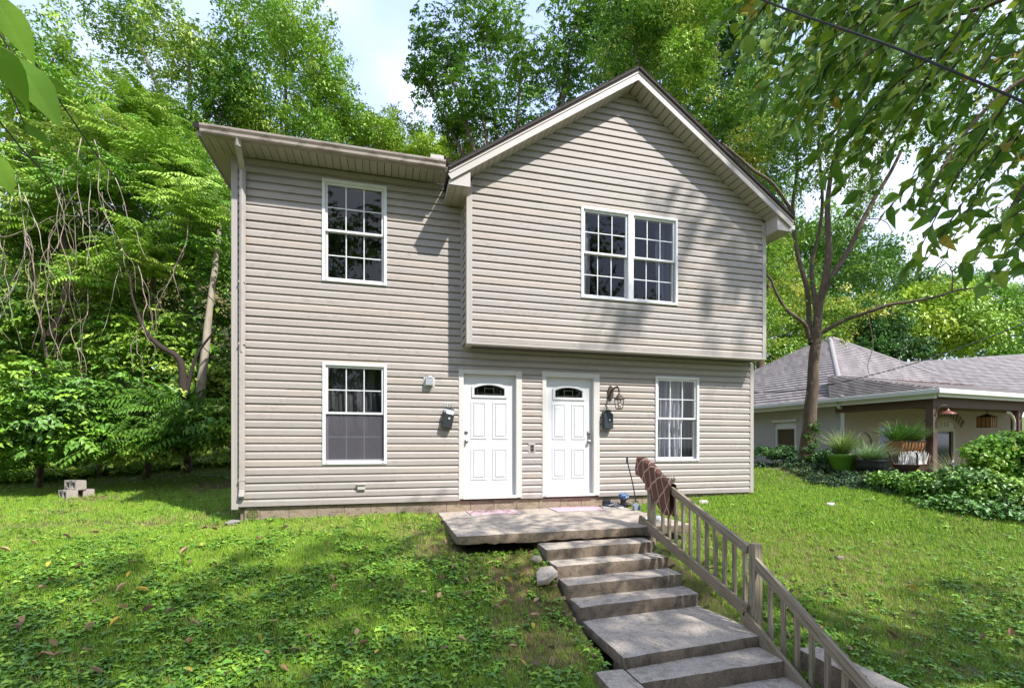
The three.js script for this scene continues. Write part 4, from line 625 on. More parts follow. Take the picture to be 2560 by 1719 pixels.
// ---------------------------------------------------------------- the neighbour's brick house
{
  const P0 = W(2347, HOR, 12), nb = thing('brick_house', 'low painted brick house with grey hip roof and timber porch', 'house', [P0.x, 0, P0.z], 0.10);
  const EV = 2.2, FL = -0.72;
  const brickTex = (c, c2, mo) => tex(512, 512, (u, v) => { const r = Math.floor(v * 14), x = u * 5 + (r % 2) * 0.5, bu = x - Math.floor(x), bv = v * 14 - r, e = bu < 0.035 || bv < 0.13; return lin(e ? mo : mixc(c, c2, hash3(Math.floor(x), r, 3) * 0.6 + tn(u, v, 30, 2, 2) * 0.4)); }, { repeat: [0.9, 0.9] });
  const brick = std([1, 1, 1], 0.9, { map: brickTex([0.44, 0.365, 0.335], [0.38, 0.31, 0.28], [0.36, 0.30, 0.27]) });
  const grey = std([1, 1, 1], 0.9, { map: brickTex([0.46, 0.445, 0.43], [0.41, 0.395, 0.38], [0.385, 0.37, 0.355]) });
  const cream = std([0.52, 0.47, 0.40], 0.7), timber = std([0.10, 0.058, 0.045], 0.75), lite = std([0.62, 0.64, 0.63], 0.5);
  const hole = (pts, holes) => { const s = new THREE.Shape(pts.map((p) => new THREE.Vector2(...p))); holes.forEach((h) => s.holes.push(h)); return s; };
  // side wall (x = 0.45) with one window, front wall behind the porch with window and door
  const archHole = (x0, x1, y0, y1, sag) => { const p = new THREE.Path(); p.moveTo(x0, y0); p.lineTo(x0, y1 - sag); p.quadraticCurveTo((x0 + x1) / 2, y1 + sag, x1, y1 - sag); p.lineTo(x1, y0); p.closePath(); return p; };
  const sideG = new THREE.ExtrudeGeometry(hole([[2.8, FL - 0.3], [10.5, FL - 0.3], [10.5, EV - 0.05], [2.8, EV - 0.05]], [archHole(4.30, 5.14, 0.0, 1.66, 0.07)]), { depth: 0.2, bevelEnabled: false }).rotateY(Math.PI / 2).translate(0.45, 0, 0);
  const sw = obj('side_wall', boxUV(sideG), grey, nb);
  const frontG = new THREE.ExtrudeGeometry(hole([[0.66, FL - 0.3], [10, FL - 0.3], [10, EV + 0.3], [0.66, EV + 0.3]], [archHole(2.22, 3.27, -0.1, 1.64, 0.08), archHole(5.08, 6.2, FL, 1.72, 0.14)]), { depth: 0.2, bevelEnabled: false }).translate(0, 0, -3.0);
  const fw = obj('front_wall', boxUV(frontG), brick, nb);
  obj('back_wall', [bb(0.5, 10, FL - 0.3, EV, -10.6, -10.4), bb(9.8, 10, FL - 0.3, EV, -10.4, -3.0)], brick, nb);
  obj('interior', [bb(0.7, 9.7, FL - 0.1, EV, -4.6, -4.5), bb(1.4, 1.5, FL, EV, -10, -3.2)], std([0.02, 0.02, 0.02], 0.9), nb);
  // side window
  const w1 = obj('window', [bb(-5.14, -5.06, 0, 1.5, -0.03, 0.03), bb(-4.38, -4.30, 0, 1.5, -0.03, 0.03), bb(-5.06, -4.38, 1.42, 1.5, -0.03, 0.031), bb(-5.06, -4.38, 0.30, 0.36, -0.03, 0.029), bb(-5.14, -4.30, 1.5, 1.66, -0.02, 0.02)].map((g) => g.rotateY(-Math.PI / 2).translate(0.50, 0, 0)).map((g) => g), lite, nb);
  w1.geometry.computeVertexNormals();
  obj('pane', new THREE.PlaneGeometry(0.7, 1.5).rotateY(-Math.PI / 2).translate(0.50, 0.72, -4.72), M.glass, w1); obj('lintel', bb(0.40, 0.47, 1.66, 1.74, -5.2, -4.24), lite, w1); obj('blind', bb(0.60, 0.62, 0.0, 1.5, -5.1, -4.34), std([0.02, 0.024, 0.02], 0.9), w1);
  const w2 = obj('window', [bb(2.22, 2.30, -0.1, 1.5, -2.9, -2.82), bb(3.19, 3.27, -0.1, 1.5, -2.9, -2.82), bb(2.22, 3.27, 1.46, 1.66, -2.9, -2.83)], cream, nb);
  obj('pane', new THREE.PlaneGeometry(0.9, 1.56).translate(2.745, 0.68, -2.86), M.glass, w2);
  // front door under an arched board with the number
  const d = obj('door_frame', [bb(5.09, 5.19, FL, 1.34, -2.92, -2.78), bb(6.09, 6.19, FL, 1.34, -2.92, -2.78), bb(5.09, 6.19, 1.34, 1.44, -2.92, -2.785)], cream, nb);
  obj('fan_board', new THREE.ExtrudeGeometry((() => { const s = new THREE.Shape(); s.moveTo(5.09, 1.44); s.lineTo(6.19, 1.44); s.lineTo(6.19, 1.58); s.quadraticCurveTo(5.64, 1.86, 5.09, 1.58); s.closePath(); return s; })(), { depth: 0.05, bevelEnabled: false }).translate(0, 0, -2.86), cream, d);
  obj('door', [bb(5.19, 6.09, FL, 1.34, -2.89, -2.85)], std([0.02, 0.02, 0.024], 0.35), d); obj('door_glass', new THREE.PlaneGeometry(0.7, 1.7).translate(5.64, 0.4, -2.846), std([0.012, 0.014, 0.018], 0.05), d);
  numberPlate('148', 5.64, 1.60, -2.808, d, 0.52, 0.25, '#0c0907', '#bfae96', 'black house number 148 over the arched door');
  for (let k = 0; k < 13; k++) { const a = (k - 6) * 0.115, g = bx(0.085, 0.26, 0.03).translate(0, 1.55, 0).rotateZ(-a).translate(5.64, 0.42, -2.785); obj('arch_brick', g, std(k % 2 ? [0.27, 0.225, 0.19] : [0.235, 0.19, 0.16], 0.9), fw); }
  obj('hanging_ornament', [new THREE.SphereGeometry(0.03, 10, 8).scale(1, 1.6, 1).translate(3.45, 1.36, -2.4), cyl(0.003, 0.003, 0.8, 3.45, 1.8, -2.4, 5)], lite, nb);
  // porch: floor, posts, beams, ceiling, gutters
  obj('porch_floor', bb(0.1, 9.6, FL - 0.35, FL, -2.8, 0.2), M.greyBlock, nb);
  const post = (x, z) => obj('porch_post', boxUV(rb(x - 0.09, x + 0.09, FL, EV - 0.36, z - 0.09, z + 0.09, 0.01)), timber, nb);
  post(0.33, -0.33); post(4.2, -0.33); post(8.4, -0.33);
  obj('porch_beam', [bb(0.24, 9.4, EV - 0.36, EV - 0.12, -0.42, -0.24), bb(0.24, 0.42, EV - 0.36, EV - 0.12, -2.8, -0.421)], timber, nb);
  obj('porch_ceiling', bb(0.1, 9.6, EV - 0.118, EV - 0.10, -2.8, -0.1), std([0.14, 0.07, 0.05], 0.8), nb);
  const br = (x, s) => obj('bracket', tube([V(x - s * 0.55, EV - 0.40, -0.33), V(x - s * 0.28, EV - 0.46, -0.33), V(x - s * 0.11, EV - 0.66, -0.33), V(x - s * 0.10, EV - 0.92, -0.33)], 0.042, 14, 6), cream, nb); br(4.2, 1);
  const gut = obj('gutter', [rb(-0.06, 0.06, EV - 0.05, EV + 0.07, -11, -0.06, 0.02), rb(-0.06, 10, EV - 0.05, EV + 0.07, -0.058, 0.06, 0.02), bb(0.06, 0.12, EV - 0.16, EV - 0.02, -11, -0.1), bb(0.125, 10, EV - 0.12, EV - 0.02, -0.12, -0.061)], std([0.66, 0.68, 0.68], 0.45), nb);
  obj('eave_soffit', bb(0.12, 0.44, EV - 0.15, EV - 0.12, -10.8, -2.4), std([0.5, 0.5, 0.48], 0.7), nb);
  obj('downspout', [cyl(0.05, 0.05, 2.3, 0.30, EV - 1.45, -2.62, 12), ...[tube([V(0.02, EV - 0.08, -2.55), V(0.10, EV - 0.2, -2.6), V(0.28, EV - 0.22, -2.62), V(0.30, EV - 0.35, -2.62)], 0.05, 12, 10)]], std([0.58, 0.6, 0.6], 0.5), nb);
  // roofs: stepped shingle courses over sloping faces
  const roofMat = [0, 1, 2].map((i) => std([1, 1, 1], 0.95, { map: tex(256, 256, (u, v) => { const t = hash3(Math.floor(u * 12), Math.floor(v * 3), i), m = tn(u, v, 40, i, 2); return lin(mixc([0.175, 0.155, 0.158], [0.37, 0.335, 0.335], t * 0.55 + m * 0.45)); }, { repeat: [0.5, 0.8] }) }));
  const face = (name, A, B, C, D, parent, n = 26) => {   // A,B along the eave, C,D along the top (C above B)
    A = V(...A); B = V(...B); C = V(...C); D = V(...D); const up = C.clone().add(D).sub(A).sub(B), nrm = B.clone().sub(A).cross(up).normalize(); if (nrm.y < 0) nrm.negate();
    const P = [], U = [], q = (a, b, c, d) => { for (const p of [a, b, c, a, c, d]) { P.push(p.x, p.y, p.z); U.push(p.x + p.z, p.y * 2); } };
    for (let k = 0; k < n; k++) { const t0 = k / n, t1 = (k + 1) / n, a = A.clone().lerp(D, t0), b = B.clone().lerp(C, t0), c = B.clone().lerp(C, t1), d = A.clone().lerp(D, t1), o = nrm.clone().multiplyScalar(0.03), o2 = nrm.clone().multiplyScalar(0.004); q(a.clone().add(o), b.clone().add(o), c.clone().add(o2), d.clone().add(o2)); q(a.clone().add(o2), b.clone().add(o2), b.clone().add(o), a.clone().add(o)); }
    const g = new THREE.BufferGeometry(); g.setAttribute('position', new THREE.Float32BufferAttribute(P, 3)); g.setAttribute('uv', new THREE.Float32BufferAttribute(U, 2)); g.computeVertexNormals();
    return obj(name, g, Object.assign(roofMat[Math.floor(rnd() * 3)].clone(), { side: THREE.DoubleSide }), parent || nb);
  };
  const AP = [4.4, 5.15, -6], AP2 = [5.2, 5.15, -6.2];
  face('side_roof', [0, EV + 0.07, -2.4], [0, EV + 0.07, -11], [4.4, 5.15, -6.4], AP);
  face('front_roof', [0, EV + 0.07, -2.4], [9.6, EV + 0.07, -2.4], AP2, AP, null, 30);
  face('porch_roof', [0, EV + 0.07, 0], [9.8, EV + 0.07, 0], [9.8, EV + 0.88, -3.35], [0.75, EV + 0.88, -3.35], null, 22);
  face('porch_roof', [0, EV + 0.071, -2.8], [0, EV + 0.071, 0], [0.76, EV + 0.884, -3.35], [0.72, EV + 0.884, -3.4], null, 16);
  face('wing_roof', [5.6, EV + 0.35, -2.2], [12, EV + 0.35, 1.2], [14.5, 4.9, -4.4], [6.8, 4.25, -6.2], null, 26);
  face('wing_roof', [5.6, EV + 0.35, -2.2], [6.8, 4.25, -6.2], [6.9, 4.25, -6.2], [5.7, EV + 0.35, -2.2], null, 6);
  const hip = (a, b, r = 0.10) => { const m = obj('hip_cap', limb([V(...a), V(...a).lerp(V(...b), 0.5), V(...b)], r, r, { lump: 0 }), std([0.30, 0.28, 0.28], 0.9), nb); return m; };
  hip([0, EV + 0.03, -2.4], [AP[0], AP[1] - 0.04, AP[2]], 0.085); hip(AP, AP2, 0.08); hip(AP2, [9.6, EV + 0.1, -2.4], 0.06);
  obj('vent_cap', [cyl(0.07, 0.09, 0.12, 4.9, 4.98, -5.85, 10)], std([0.22, 0.15, 0.09], 0.7), nb);
  const lit = []; for (let i = 0; i < 260; i++) { const x = R(3.4, 7.8), t = Math.pow(rnd(), 1.5); lit.push(bx(R(0.04, 0.11), 0.008, R(0.02, 0.05)).rotateY(R(0, 6)).rotateX(R(-0.4, 0.4)).translate(x, EV + 0.70 + 0.16 * t + R(0, 0.05), -2.55 - t * 0.7)); }
  obj('leaf_litter', lit, std([0.21, 0.12, 0.075], 1), nb).userData.kind = 'stuff';
  // gooseneck lamps and the hanging lantern
  const shadeM = std([0.26, 0.11, 0.095], 0.4, { metalness: 0.3, side: THREE.DoubleSide });
  for (const [x, lab] of [[0.33, 'gooseneck barn lamp with rust red shade on the corner porch post'], [4.2, 'gooseneck barn lamp with rust red shade on the post by the white bracket']]) {
    const p = nb.localToWorld(V(x, 1.66, -0.23)), t = thing('barn_lamp', lab, 'lamp', p, 0.10);
    obj('arm', tube([V(0.0, -0.02, 0), V(0.04, 0.14, 0.03), V(0.14, 0.22, 0.08), V(0.23, 0.19, 0.13), V(0.24, 0.12, 0.13)], 0.013, 20, 8), M.bronze, t); obj('mount', cyl(0.04, 0.04, 0.02, 0, 0, 0, 12).rotateX(Math.PI / 2).translate(0, -0.02, 0), M.bronze, t);
    obj('shade', new THREE.LatheGeometry([[0.02, 0.12], [0.035, 0.10], [0.05, 0.07], [0.11, 0.045], [0.17, 0.0], [0.172, -0.012]].map((q) => new THREE.Vector2(...q)), 24).translate(0.24, 0, 0.13), shadeM, t);
  }
  const L = W(2468, 1053, 14), t = thing('porch_lantern', 'mission style hanging lantern with amber glass under the porch roof', 'lantern', L, 0.10);
  obj('roof_cap', new THREE.CylinderGeometry(0.03, 0.26, 0.10, 4).rotateY(Math.PI / 4).translate(0, 0.17, 0), M.bronze, t); obj('stem', cyl(0.012, 0.012, 0.62, 0, 0.5, 0, 8), M.bronze, t); obj('base', bx(0.34, 0.02, 0.34, 0, -0.17, 0), M.bronze, t);
  for (const [i, r] of [0, 1, 2, 3].entries()) { const g = bx(0.30, 0.29, 0.008, 0, -0.01, 0.15).rotateY(r * Math.PI / 2); obj('amber_pane', g, std([0.34, 0.17, 0.045], 0.35), t); for (const xx of [-0.15, -0.05, 0.05, 0.15]) obj('bar', bx(0.016, 0.30, 0.014, xx, -0.01, 0.158).rotateY(r * Math.PI / 2), M.bronze, t); }
}

// ---------------------------------------------------------------- foliage kit
const XA = V(1, 0, 0), YA = V(0, 1, 0);
// one leaf along +x in the xz plane, folded along its midrib, drooping; n2 adds width steps
function leafGeo(L, Wd, fold = 0.25, droop = 0.3, simple = true) {
  const st = simple ? [[0, 0.02], [0.38, 1], [1, 0.02]] : [[0, 0.06], [0.12, 0.55], [0.3, 0.95], [0.5, 1], [0.72, 0.7], [0.88, 0.3], [1, 0.02]], P = [];
  const pt = (i, s) => { const [t, w] = st[i], x = L * t, y = -droop * L * t * t, hw = Wd / 2 * w; return [x, y + Math.abs(s) * hw * fold, s * hw]; };
  const tri = (a, b, c) => P.push(...a, ...b, ...c);
  for (let i = 0; i + 1 < st.length; i++) for (const s of [-1, 1]) { const a = pt(i, 0), b = pt(i, s), c = pt(i + 1, s), d = pt(i + 1, 0); if (s > 0) { tri(a, b, c); tri(a, c, d); } else { tri(a, c, b); tri(a, d, c); } }
  const g = new THREE.BufferGeometry(); g.setAttribute('position', new THREE.Float32BufferAttribute(P, 3)); g.computeVertexNormals(); return g;
}
const M4 = new THREE.Matrix4(), Q = new THREE.Quaternion(), E4 = new THREE.Euler();
const put = (g, x, y, z, rx, ry, rz, s = 1) => g.clone().applyMatrix4(M4.compose(V(x, y, z), Q.setFromEuler(E4.set(rx, ry, rz, 'YXZ')), V(s, s, s)));
// a twig bearing broad leaves, about 1 unit across
function sprig(n, L, Wd, reach, up = 0.25) {
  const lf = leafGeo(L, Wd, 0.25, 0.35), a = [];
  for (let i = 0; i < n; i++) { const t = (i + 0.4) / n, side = i % 2 ? 1 : -1; a.push(put(lf, (t - 0.3) * reach, up * t * reach * (1 - t) + R(-0.05, 0.05) * reach, R(-0.18, 0.18) * reach, R(-0.5, 0.5), side * R(0.5, 1.3) + R(-0.3, 0.3), R(-0.5, 0.25), R(0.7, 1.15))); }
  return mergeGeometries(a);
}
// a ball of leaves facing outward and up: reads as a clump
function clump(n, L, Wd, r) {
  const lf = leafGeo(L, Wd, 0.3, 0.4), a = [];
  for (let i = 0; i < n; i++) { const d = V(R(-1, 1), R(-0.7, 1), R(-1, 1)).normalize().multiplyScalar(r * Math.cbrt(rnd())); a.push(put(lf, d.x, d.y * 0.7, d.z, R(-0.6, 0.6), R(0, 6.28), R(-0.7, 0.3), R(0.65, 1.15))); }
  return mergeGeometries(a);
}
// a pinnate frond arching along +x
function frond(len, pairs, L, Wd, droop = 0.5) {
  const lf = leafGeo(L, Wd, 0.15, 0.35), a = [], at = (t) => [len * t * (1 - 0.18 * droop * t), len * (0.28 * t - droop * t * t * 0.8)];
  for (let i = 0; i < pairs; i++) { const t = 0.15 + 0.85 * i / (pairs - 1), [x, y] = at(t), s = 0.6 + 0.4 * Math.sin(Math.PI * Math.min(1, t * 0.8 + 0.15)); for (const q of [-1, 1]) a.push(put(lf, x, y, 0, q * 0.25, q * (Math.PI / 2 - 0.35) * -1 + R(-0.1, 0.1), -0.25 + R(-0.15, 0.1), s)); }
  const rac = []; for (let i = 0; i <= 5; i++) { const [x, y] = at(i / 5); rac.push(V(x, y, 0)); } const tg = new THREE.TubeGeometry(new THREE.CatmullRomCurve3(rac), 5, len * 0.006, 3).toNonIndexed(); tg.deleteAttribute('uv'); a.push(tg);
  return mergeGeometries(a);
}
function rosette(n, len, pairs, L, Wd, tilt = 0.35) { const a = []; for (let i = 0; i < n; i++) a.push(put(frond(len * R(0.8, 1.1), pairs, L, Wd, R(0.2, 0.6)), 0, R(-0.05, 0.1), 0, 0, i / n * 6.283 + R(-0.3, 0.3), R(-0.1, tilt), 1)); return mergeGeometries(a); }
rnd = mulberry(21);
const SP = {
  fine: [0, 1, 2].map(() => clump(26, 0.085, 0.048, 0.20)), mid: [0, 1, 2].map(() => clump(22, 0.125, 0.072, 0.25)), twig: [0, 1, 2].map(() => sprig(14, 0.13, 0.075, 0.5)), broad: [0, 1, 2].map(() => sprig(11, 0.16, 0.10, 0.48)),
  far: [0, 1].map(() => clump(24, 0.22, 0.13, 0.50)), heaven: [0, 1, 2].map(() => rosette(7, 0.78, 9, 0.15, 0.055)), sumac: [0, 1].map(() => rosette(6, 0.66, 9, 0.15, 0.05, 0.5)), ivy: [0, 1, 2].map(() => clump(18, 0.055, 0.05, 0.09)),
};
const PAL = {
  mid: [[0.100, 0.235, 0.020], [0.140, 0.300, 0.026], [0.080, 0.195, 0.024], [0.200, 0.360, 0.036]],
  bright: [[0.230, 0.400, 0.032], [0.300, 0.470, 0.048], [0.165, 0.345, 0.030], [0.400, 0.520, 0.090]],
  dark: [[0.048, 0.140, 0.022], [0.066, 0.180, 0.026], [0.042, 0.118, 0.026], [0.100, 0.230, 0.030]],
  lime: [[0.300, 0.450, 0.034], [0.380, 0.490, 0.045], [0.240, 0.410, 0.034]],
  yellowing: [[0.200, 0.360, 0.030], [0.270, 0.410, 0.038], [0.140, 0.300, 0.028], [0.420, 0.450, 0.055]],
};
const MIXED = [...PAL.mid, ...PAL.bright];
// crown: leaf pieces spread through ellipsoids {c, r:[x,y,z], n}; gaps where the noise is low
function crown(parent, blobs, kinds, pal, { size = 1, gap = 0.36, freq = 0.8, shell = 0.45, mat = M.leaf, flat = 0, name = 'crown' } = {}) {
  const lists = kinds.map(() => []), off = rnd() * 50, inv = parent.position.clone();
  for (const b of blobs) {
    const tone = Math.floor(rnd() * pal.length);
    for (let i = 0; i < b.n; i++) {
      const d = V(R(-1, 1), R(-1, 1), R(-1, 1)); if (d.lengthSq() > 1 || d.lengthSq() < 0.01) { i--; continue; }
      d.normalize(); const rr = Math.pow(rnd(), shell); const lump = 0.75 + 0.5 * noise3(d.x * 2.2 + off, d.y * 2.2, d.z * 2.2 + b.c.x);
      const p = V(b.c.x + d.x * rr * b.r[0] * lump, b.c.y + d.y * rr * b.r[1] * lump, b.c.z + d.z * rr * b.r[2] * lump);
      if (noise3(p.x * freq + off, p.y * freq, p.z * freq) < gap) continue;
      const k = Math.floor(rnd() * kinds.length), s = size * R(0.75, 1.25) * (b.s || 1);
      const q = new THREE.Quaternion().setFromEuler(new THREE.Euler(R(-0.35, 0.35) + d.z * 0.35, R(0, 6.283), R(-0.35, 0.35) - d.x * 0.35, 'XZY'));
      const c = rnd() < 0.6 ? pal[tone] : pick(pal), v = R(0.8, 1.2); lists[k].push([p.sub(inv), q, s, c[0] * v, c[1] * v, c[2] * v]);
    }
  }
  kinds.forEach((g, k) => {
    const L = lists[k]; if (!L.length) return;
    const m = new THREE.InstancedMesh(g, mat === M.leaf && k === 0 ? M.leafShiny : mat, L.length), col = new THREE.Color();
    L.forEach(([p, q, s, r, gg, b], i) => { m.setMatrixAt(i, M4.compose(p, q, V(s, s, s))); m.setColorAt(i, col.setRGB(r, gg, b)); });
    m.name = name; m.castShadow = m.receiveShadow = true; m.userData.kind = 'stuff'; parent.add(m);
  });
}
const blob = (px, py, Z, rx, ry, rz, n, s = 1) => ({ c: W(px, py, Z), r: [rx * Z / FOC, ry * Z / FOC, rz], n, s });
// a tree: trunk and limbs grown from its foot towards the middle of each blob
function tree(name, label, foot, blobs, kinds, pal, o = {}) {
  const t = thing(name, label, 'tree', foot, 0, o.group), loc = (p) => p.clone().sub(foot);
  const top = blobs.reduce((a, b) => a.add(b.c), V(0, 0, 0)).multiplyScalar(1 / blobs.length), h = Math.max(1.5, (top.y - foot.y)), fork = V(foot.x + (top.x - foot.x) * 0.35 + R(-0.2, 0.2), foot.y + h * (o.fork || 0.5), foot.z + (top.z - foot.z) * 0.35), r0 = o.r || 0.06 + h * 0.018;
  obj('trunk', limb([V(0, -0.3, 0), loc(foot.clone().lerp(fork, 0.5).add(V(R(-0.15, 0.15), 0, R(-0.15, 0.15)))), loc(fork)], r0, r0 * 0.72, { sides: 8, step: 0.4 }), o.bark || M.bark, t);
  for (const b of blobs) { const e = b.c.clone().add(V(0, b.r[1] * 0.35, 0)), m = fork.clone().lerp(e, 0.5).add(V(R(-0.3, 0.3), R(-0.1, 0.4), R(-0.3, 0.3))); obj('limb', limb([loc(fork), loc(m), loc(e)], r0 * 0.55, r0 * 0.1, { sides: 6, step: 0.5 }), o.bark || M.bark, t); }
  crown(t, blobs, kinds, pal, o); return t;
}
const foot = (px, Z) => { const p = W(px, HOR, Z); p.y = ground(p.x, p.z); return p; };

// ---------------------------------------------------------------- trees and thickets on the left bank
rnd = mulberry(33);
const bankGroup = 'trees on the wooded bank';
tree('vine_covered_tree', 'vine draped tree at the outer edge of the wooded bank, bright leaves', foot(60, 16), [blob(40, 190, 16, 150, 170, 2.2, 520), blob(170, 330, 15.5, 120, 130, 2, 420), blob(30, 470, 15, 130, 120, 1.8, 420), blob(150, 120, 17, 110, 100, 2, 300)], SP.mid, PAL.bright, { group: bankGroup, gap: 0.34 });
tree('forest_tree', 'tall grey trunked tree on the bank behind the feathery sapling', foot(480, 18), [blob(470, 110, 18, 140, 110, 2.2, 420), blob(620, 90, 18.5, 120, 120, 2.2, 420), blob(380, 250, 18, 110, 90, 2, 330), blob(590, 240, 18, 100, 80, 1.8, 300), blob(500, 330, 18, 90, 70, 1.6, 180), blob(310, 40, 19, 100, 90, 2, 260)], SP.mid, MIXED, { bark: M.barkGrey, r: 0.3, fork: 0.62, group: bankGroup, gap: 0.40, freq: 0.7 });
tree('forest_tree', 'full round crowned tree rising beside the open patch of sky', foot(730, 21), [blob(710, 70, 21, 120, 130, 2.4, 620), blob(800, 210, 21, 85, 110, 2, 480), blob(670, 260, 20.5, 110, 80, 2, 380), blob(870, 320, 22, 95, 60, 2, 380), blob(760, 345, 20, 110, 50, 2, 330), blob(640, 320, 19, 80, 50, 1.6, 220)], SP.mid, PAL.bright, { group: bankGroup, gap: 0.30, freq: 0.6 });
tree('forest_tree', 'low light green tree just above the gutter behind the roof', foot(960, 22), [blob(960, 360, 22, 80, 50, 2, 360), blob(1040, 385, 23, 80, 45, 2, 300), blob(1010, 330, 26, 70, 40, 2, 180)], SP.mid, PAL.lime, { group: bankGroup, gap: 0.3 });
tree('feathery_sapling', 'tall tree of feathery compound leaves leaning towards the house', foot(360, 13.5), [blob(330, 265, 13.2, 75, 50, 0.8, 18), blob(300, 350, 13, 100, 60, 1.0, 25), blob(410, 420, 12.6, 100, 80, 1.0, 31), blob(480, 540, 12.2, 90, 80, 0.9, 28), blob(310, 480, 12.4, 120, 80, 1.1, 35), blob(400, 640, 12.2, 110, 80, 1, 27)], SP.heaven, PAL.bright, { r: 0.09, fork: 0.45, group: bankGroup, gap: 0.1, shell: 0.7 });
tree('feathery_sapling', 'feathery leaved tree hanging over the pale tangled vines', foot(90, 12.6), [blob(60, 560, 12.2, 110, 60, 0.9, 26), blob(210, 500, 12.4, 110, 60, 0.9, 27), blob(40, 440, 12.6, 90, 60, 0.9, 19), blob(230, 690, 12.2, 90, 60, 0.9, 18)], SP.heaven, PAL.bright, { r: 0.08, fork: 0.4, group: bankGroup, gap: 0.1, shell: 0.7 });
tree('bank_maple', 'airy broad leaved tree standing between the feathery saplings', foot(250, 13.8), [blob(120, 250, 14, 110, 90, 1.2, 170), blob(240, 400, 13.6, 100, 90, 1.1, 170), blob(60, 360, 13.8, 100, 80, 1.1, 150), blob(400, 330, 14.2, 90, 70, 1.1, 130), blob(500, 450, 13.8, 80, 90, 1.0, 140), blob(170, 560, 13.2, 120, 80, 1, 150), blob(350, 560, 13.2, 90, 80, 1, 130)], SP.twig, [...PAL.bright, PAL.mid[3]], { r: 0.1, group: bankGroup, gap: 0.34, freq: 1.1 });
tree('understory_tree', 'wide leafy understory tree deep in the wooded bank behind the vines', foot(200, 16), [blob(90, 690, 15.5, 190, 130, 1.6, 560), blob(330, 640, 16, 190, 130, 1.6, 560), blob(520, 560, 16.5, 120, 150, 1.6, 460), blob(480, 440, 17, 140, 110, 1.6, 380), blob(120, 840, 14.5, 160, 100, 1.4, 420)], SP.mid, MIXED, { group: bankGroup, gap: 0.26 });
tree('understory_tree', 'leafy understory tree close behind the house corner', foot(470, 14.2), [blob(430, 780, 13.8, 150, 100, 1.2, 420), blob(540, 700, 14, 90, 120, 1.2, 330), blob(550, 880, 13.4, 80, 90, 1.0, 260), blob(330, 880, 13, 140, 80, 1.1, 360), blob(500, 960, 12.8, 110, 60, 1, 260)], SP.twig, MIXED, { group: bankGroup, gap: 0.3 });
{ // thicket that clothes the rest of the slope
  const t = thing('undergrowth', 'mass of mixed undergrowth covering the wooded slope', 'undergrowth', foot(250, 12.5)); t.userData.kind = 'stuff';
  crown(t, [blob(60, 800, 12.8, 130, 120, 1.0, 420), blob(230, 800, 13, 140, 120, 1.0, 460), blob(400, 880, 12.8, 140, 110, 1.0, 460), blob(300, 1000, 12.4, 160, 90, 0.9, 480), blob(520, 1000, 12.6, 90, 90, 0.9, 330), blob(480, 1085, 11.8, 130, 45, 0.7, 300), blob(150, 620, 13.4, 140, 90, 1, 260), blob(60, 1110, 12.0, 150, 60, 0.7, 330), blob(240, 1110, 11.8, 140, 50, 0.7, 320), blob(360, 1130, 11.4, 110, 30, 0.6, 180), blob(545, 1060, 11.4, 60, 60, 0.6, 160), blob(540, 600, 11.8, 60, 60, 0.5, 70), blob(-60, 950, 12.4, 120, 200, 1, 330), blob(530, 740, 12.8, 70, 110, 0.7, 260), blob(470, 660, 13.2, 90, 90, 0.7, 220), { c: V(-2, 1.6, -11.5), r: [2.2, 1.4, 1.2], n: 300 }, { c: V(-4.5, 1.8, -12.2), r: [2, 1.6, 1.2], n: 260 }, { c: V(0.4, 2.6, -12.6), r: [2, 1.6, 1.2], n: 240 }, { c: V(-2.2, 4.4, -14), r: [3, 2.2, 1.4], n: 340 }], SP.twig, [...PAL.mid, ...PAL.bright], { gap: 0.26, size: 0.9 });
  const low = thing('ground_cover', 'strip of low weeds along the edge of the left lawn', 'ground cover', foot(300, 11)); low.userData.kind = 'stuff';
  const L = []; for (let i = 0; i < 16; i++) { const px = -40 + i * 42, p = onGround(px, 1205 - i * 3.2); L.push({ c: p.add(V(0, 0.08, 0)), r: [0.5, 0.16, 0.5], n: 70 }, { c: p.clone().add(V(0, 0.15, -0.7)), r: [0.6, 0.3, 0.5], n: 70 }); } crown(low, L, SP.ivy, PAL.bright, { gap: 0.1, size: 1.2 });
}
tree('broad_leaf_shrub', 'rounded big leaved shrub on dark stems by the stacked blocks', onGround(57, 1176), [blob(60, 970, 11.2, 120, 80, 0.9, 210), blob(170, 1020, 11, 120, 95, 0.9, 260), blob(20, 1080, 10.9, 110, 70, 0.8, 170), blob(230, 1095, 11, 80, 60, 0.7, 130), blob(130, 1120, 11.2, 90, 45, 0.7, 90)], SP.broad, [...PAL.mid, PAL.bright[0], PAL.bright[2], PAL.dark[3]], { r: 0.045, fork: 0.3, bark: M.barkDark, gap: 0.15, mat: M.gloss, size: 0.9 }).userData.category = 'shrub';
tree('fern_leaved_shrub', 'low shrub of feathery green fronds between the big shrub and house', onGround(420, 1160), [blob(420, 1020, 11.6, 100, 50, 0.6, 16), blob(460, 1080, 11.2, 80, 45, 0.6, 15), blob(340, 1110, 11.2, 80, 40, 0.6, 13)], SP.sumac, PAL.mid, { r: 0.03, fork: 0.25, gap: 0.05, shell: 0.7, size: 1.15 }).userData.category = 'shrub';
